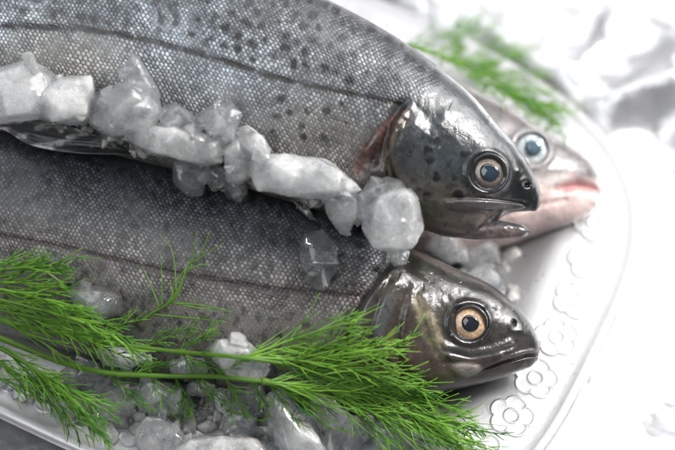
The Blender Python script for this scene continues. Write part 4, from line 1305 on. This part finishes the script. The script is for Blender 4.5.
# upper stem with its plume
S1 = sprig('dill sprig with the thinner upper stem, its plume brushing the front trout head', (180, 352))
T = Tubes(); st = bez((-30, 312), (30, 328), (90, 340), (180, 352), (245, 358), (300, 366))
T.add(lifted2(st, np.linspace(.8, 1.0, len(st))), .085, .06, .45, 7)
for p in ((90, 340), (181, 352), (245, 358)):
    c = np.array([(p[0] - 4, p[1] - .5), p, (p[0] + 4, p[1] + .5)]); T.add(lifted2(c, np.full(3, .86)), .10, .10, .95, 7)
T.build('stem', M['dill_stem'], S1)
for p, dirs in (((246, 357), [(-22, 118), (-8, 150), (2, 165), (8, 178)]), ((290, 364), [(-30, 62), (-12, 105), (3, 130), (12, 172), (18, 190)])):
    for a, L in dirs:
        T = Tubes(); frond(T, curve2(p, a, L, dr.uniform(6, 18), 14), .9, dr.uniform(.7, 1.5), 18, 62, dr.uniform(.3, .95), r=.034, n=int(L / 10), lift_var=.5)
        T.build('frond', M['dill'], S1)
for p, a, L in (((180, 352), -38, 45), ((180, 352), 30, 60), ((90, 340), -30, 50), ((90, 340), 28, 70), ((140, 348), -20, 60), ((92, 340), 55, 46), ((182, 353), 60, 50)):
    T = Tubes(); frond(T, curve2(p, a, L, dr.uniform(-14, 14), 10), .8, dr.uniform(.5, .9), 30, 24, .4, r=.022, n=11); T.build('frond', M['dill'], S1)

# lower stem
S2 = sprig('dill sprig with the thicker lower stem, trailing to the plume tip by the rim', (160, 376))
T = Tubes(); st = bez((-30, 326), (20, 346), (60, 362), (100, 372), (160, 376), (220, 377), (265, 382), (330, 392))
T.add(lifted2(st, np.linspace(1.0, 1.0, len(st))), .10, .06, .45, 7)
c = np.array([(262, 381), (267, 382), (272, 383)]); T.add(lifted2(c, np.full(3, 1.02)), .11, .11, .95, 7)
T.build('stem', M['dill_stem'], S2)
for p, dirs in (((266, 382), [(-14, 90), (4, 150), (12, 180), (24, 60)]), ((330, 390), [(4, 120), (14, 150), (20, 168), (28, 140), (40, 82)]), ((396, 406), [(14, 80), (24, 96), (32, 84)])):
    for a, L in dirs:
        T = Tubes(); frond(T, curve2(p, a, L, dr.uniform(0, 16), 14), 1.1, dr.uniform(.5, 1.2), 18, 58, dr.uniform(.3, .95), r=.034, n=int(L / 10), lift_var=.5)
        T.build('frond', M['dill'], S2)
for p, a, L in (((105, 372), 40, 60), ((130, 375), -22, 40), ((150, 376), 58, 46), ((200, 377), 50, 52), ((225, 378), 62, 46), ((175, 377), 70, 40), ((250, 380), 58, 40), ((215, 377), -28, 50), ((268, 383), 50, 60), ((276, 384), 38, 72)):
    T = Tubes(); frond(T, curve2(p, a, L, dr.uniform(-14, 14), 10), .9, dr.uniform(.3, .7), 28, 22, .35, r=.022, n=11); T.build('frond', M['dill'], S2)

# left bunch
S3 = sprig('bushy bright dill sprig at the left edge with long coarse sweeping leaves', (30, 305))
T = Tubes(); st = bez((-50, 300), (-20, 306), (10, 312), (40, 318), (70, 322)); T.add(lifted2(st, np.full(len(st), 1.7)), .08, .05, .5, 6); T.build('stem', M['dill_stem'], S3)
for p, a, L, tn in (((-24, 286), 6, 90, .8), ((-24, 294), 12, 112, .9), ((-20, 302), 14, 128, .85), ((-24, 298), 18, 112, .9), ((-24, 284), 10, 104, .6), ((-20, 312), 20, 92, .8), ((-18, 272), -8, 70, .45), ((-18, 262), 2, 66, .5),
                    ((-24, 284), -5, 88, .6), ((-20, 282), -16, 62, .45), ((10, 292), 16, 84, .55), ((40, 308), 16, 80, .55), ((20, 316), 8, 110, .5)):
    T = Tubes(); frond(T, curve2(p, a, L, dr.uniform(4, 18), 14), 1.7, dr.uniform(1.0, 2.0), 14, 58, tn, r=.040, n=int(L / 13), lift_var=.4); T.build('frond', M['dill'], S3)

# dark fronds falling toward the rim
S4 = sprig('dark dill sprig drooping over the ice towards the corner of the platter rim', (50, 380))
T = Tubes(); st = bez((-34, 330), (-4, 346), (20, 360), (44, 378)); T.add(lifted2(st, np.full(len(st), 1.9)), .08, .05, .3, 6); T.build('stem', M['dill_stem'], S4)
for p, a, L, tn in (((6, 348), 34, 120, .55), ((2, 346), 44, 96, .45), ((20, 360), 30, 108, .5), ((24, 362), 42, 110, .4), ((34, 370), 52, 76, .35), ((-10, 352), 46, 70, .45), ((-14, 356), 30, 64, .4), ((40, 376), 24, 70, .45), ((44, 378), 40, 90, .6), ((-20, 370), 20, 60, .35)):
    T = Tubes(); frond(T, curve2(p, a, L, dr.uniform(-8, 16), 14), 1.9, dr.uniform(1.0, 2.2), 19, 40, tn, r=.032, n=int(L / 9), lift_var=.4); T.build('frond', M['dill'], S4)

# little upright twig
S5 = sprig('thin upright dill twig with few bare leaflets standing against the lower trout flank', (165, 305))
T = Tubes(); st = bez((140, 322), (152, 313), (168, 304), (178, 294), (184, 276), (192, 264)); T.add(lifted2(st, np.full(len(st), .5)), .045, .03, .5, 6); T.build('stem', M['dill_stem'], S5)
T = Tubes()
for pts in ([(192, 264), (203, 256), (225, 242)], [(190, 266), (194, 250), (197, 230)], [(196, 259), (204, 246), (210, 231)], [(187, 270), (200, 265), (211, 264)], [(176, 296), (175, 270), (170, 246), (160, 235)], [(172, 300), (178, 280), (190, 262)],
            [(161, 309), (162, 285), (160, 250)], [(160, 310), (152, 288), (142, 266)], [(170, 303), (200, 305), (232, 312)], [(174, 303), (205, 309), (226, 309)], [(166, 306), (178, 290), (186, 268)], [(163, 308), (172, 296), (170, 280)], [(150, 314), (190, 318), (226, 322)]):
    b = bez(*pts, k=9); T.add(lifted2(b, np.linspace(.5, dr.uniform(.4, .8), 9)), .030, .012, dr.uniform(.3, .7), 4)
T.build('frond', M['dill'], S5)

# sprig behind on the far trout
S6 = sprig('blurred dill sprig lying behind the upper trout, above the pale trout eye', (480, 75))
T = Tubes(); st = bez((380, 50), (420, 48), (455, 62), (500, 84), (535, 104)); T.add(lifted2(st, np.full(len(st), .4)), .07, .045, .4, 6); T.build('stem', M['dill_stem'], S6)
for p, a, L in (((402, 46), -12, 56), ((420, 50), 16, 70), ((438, 54), -40, 42), ((452, 62), -72, 40), ((452, 62), -52, 48), ((458, 66), -26, 44), ((470, 74), -24, 62), ((474, 76), -34, 50), ((476, 78), -10, 62), ((490, 84), 4, 62), ((496, 88), 18, 66), ((482, 80), 26, 62), ((505, 92), 28, 62), ((466, 72), 40, 40), ((515, 98), 16, 48), ((520, 100), 34, 44), ((440, 58), 20, 60)):
    T = Tubes(); frond(T, curve2(p, a, L, dr.uniform(-10, 14), 10), .4, dr.uniform(.4, 1.5), 26, 32, dr.uniform(.3, .65), r=.03, n=int(L / 6), lift_var=.9); T.build('frond', M['dill'], S6)
print('dill done')

# ------------------------------------------------------------------ light
def area(name, loc, target, size, power, col):
    L = bpy.data.lights.new(name, 'AREA'); L.shape = 'RECTANGLE'; L.size = size[0] * U_; L.size_y = size[1] * U_; L.energy = power; L.color = col
    o = bpy.data.objects.new(name, L); COL.objects.link(o)
    o.location = Vector(loc) * U_
    o.rotation_euler = (Vector(target) - Vector(loc)).to_track_quat('-Z', 'Y').to_euler()
    return o


area('window_light', (50, 20, 42), (4, 0, 3), (48, 46), 4.2, (1.0, .985, .97))
area('key_light', (47, 10, 56), (3, 0, 3), (14, 14), 3.9, (1.0, .985, .96))  # small strong lamp added for glints on ice and wet skin
area('overhead_light', (4, 44, 62), (4, 2, 1), (95, 80), 4.0, (.98, .99, 1.0))  # large unseen lamp, added behind and above to light the tray
area('soft_light', (-30, -25, 60), (0, 0, 2), (44, 44), 1.5, (.95, .98, 1.0))  # unseen fill lamp added at front left to lighten the near side
w = bpy.data.worlds.new('World'); SC.world = w; w.use_nodes = True
w.node_tree.nodes['Background'].inputs[0].default_value = (.92, .95, 1.0, 1); w.node_tree.nodes['Background'].inputs[1].default_value = .22

# ------------------------------------------------------------------ camera
cd = bpy.data.cameras.new('camera'); cam = bpy.data.objects.new('camera', cd); COL.objects.link(cam)
cd.lens = FOC; cd.sensor_width = SENS; cd.clip_start = .01; cd.clip_end = 50
cam.location = Vector(CAM * U_)
cam.rotation_euler = Vector(FW).to_track_quat('-Z', 'Y').to_euler()
cd.dof.use_dof = True
fe = fish1.hit((488, 200))[0]
cd.dof.focus_distance = (float((fe - CAM) @ FW) + .5) * U_
cd.dof.aperture_fstop = 4.8
SC.camera = cam
SC.view_settings.view_transform = 'Standard'; SC.view_settings.look = 'None'; SC.view_settings.exposure = 0.22; SC.view_settings.gamma = 1
SC.render.engine = 'CYCLES'
SC.cycles.max_bounces = 10; SC.cycles.transmission_bounces = 8; SC.cycles.transparent_max_bounces = 10
SC.cycles.caustics_reflective = False; SC.cycles.caustics_refractive = True
SC.cycles.sample_clamp_indirect = 4.0
SC.cycles.volume_bounces = 3
SC.cycles.use_adaptive_sampling = True
SC.cycles.adaptive_threshold = .07
SC.cycles.adaptive_min_samples = 24
SC.cycles.use_denoising = True
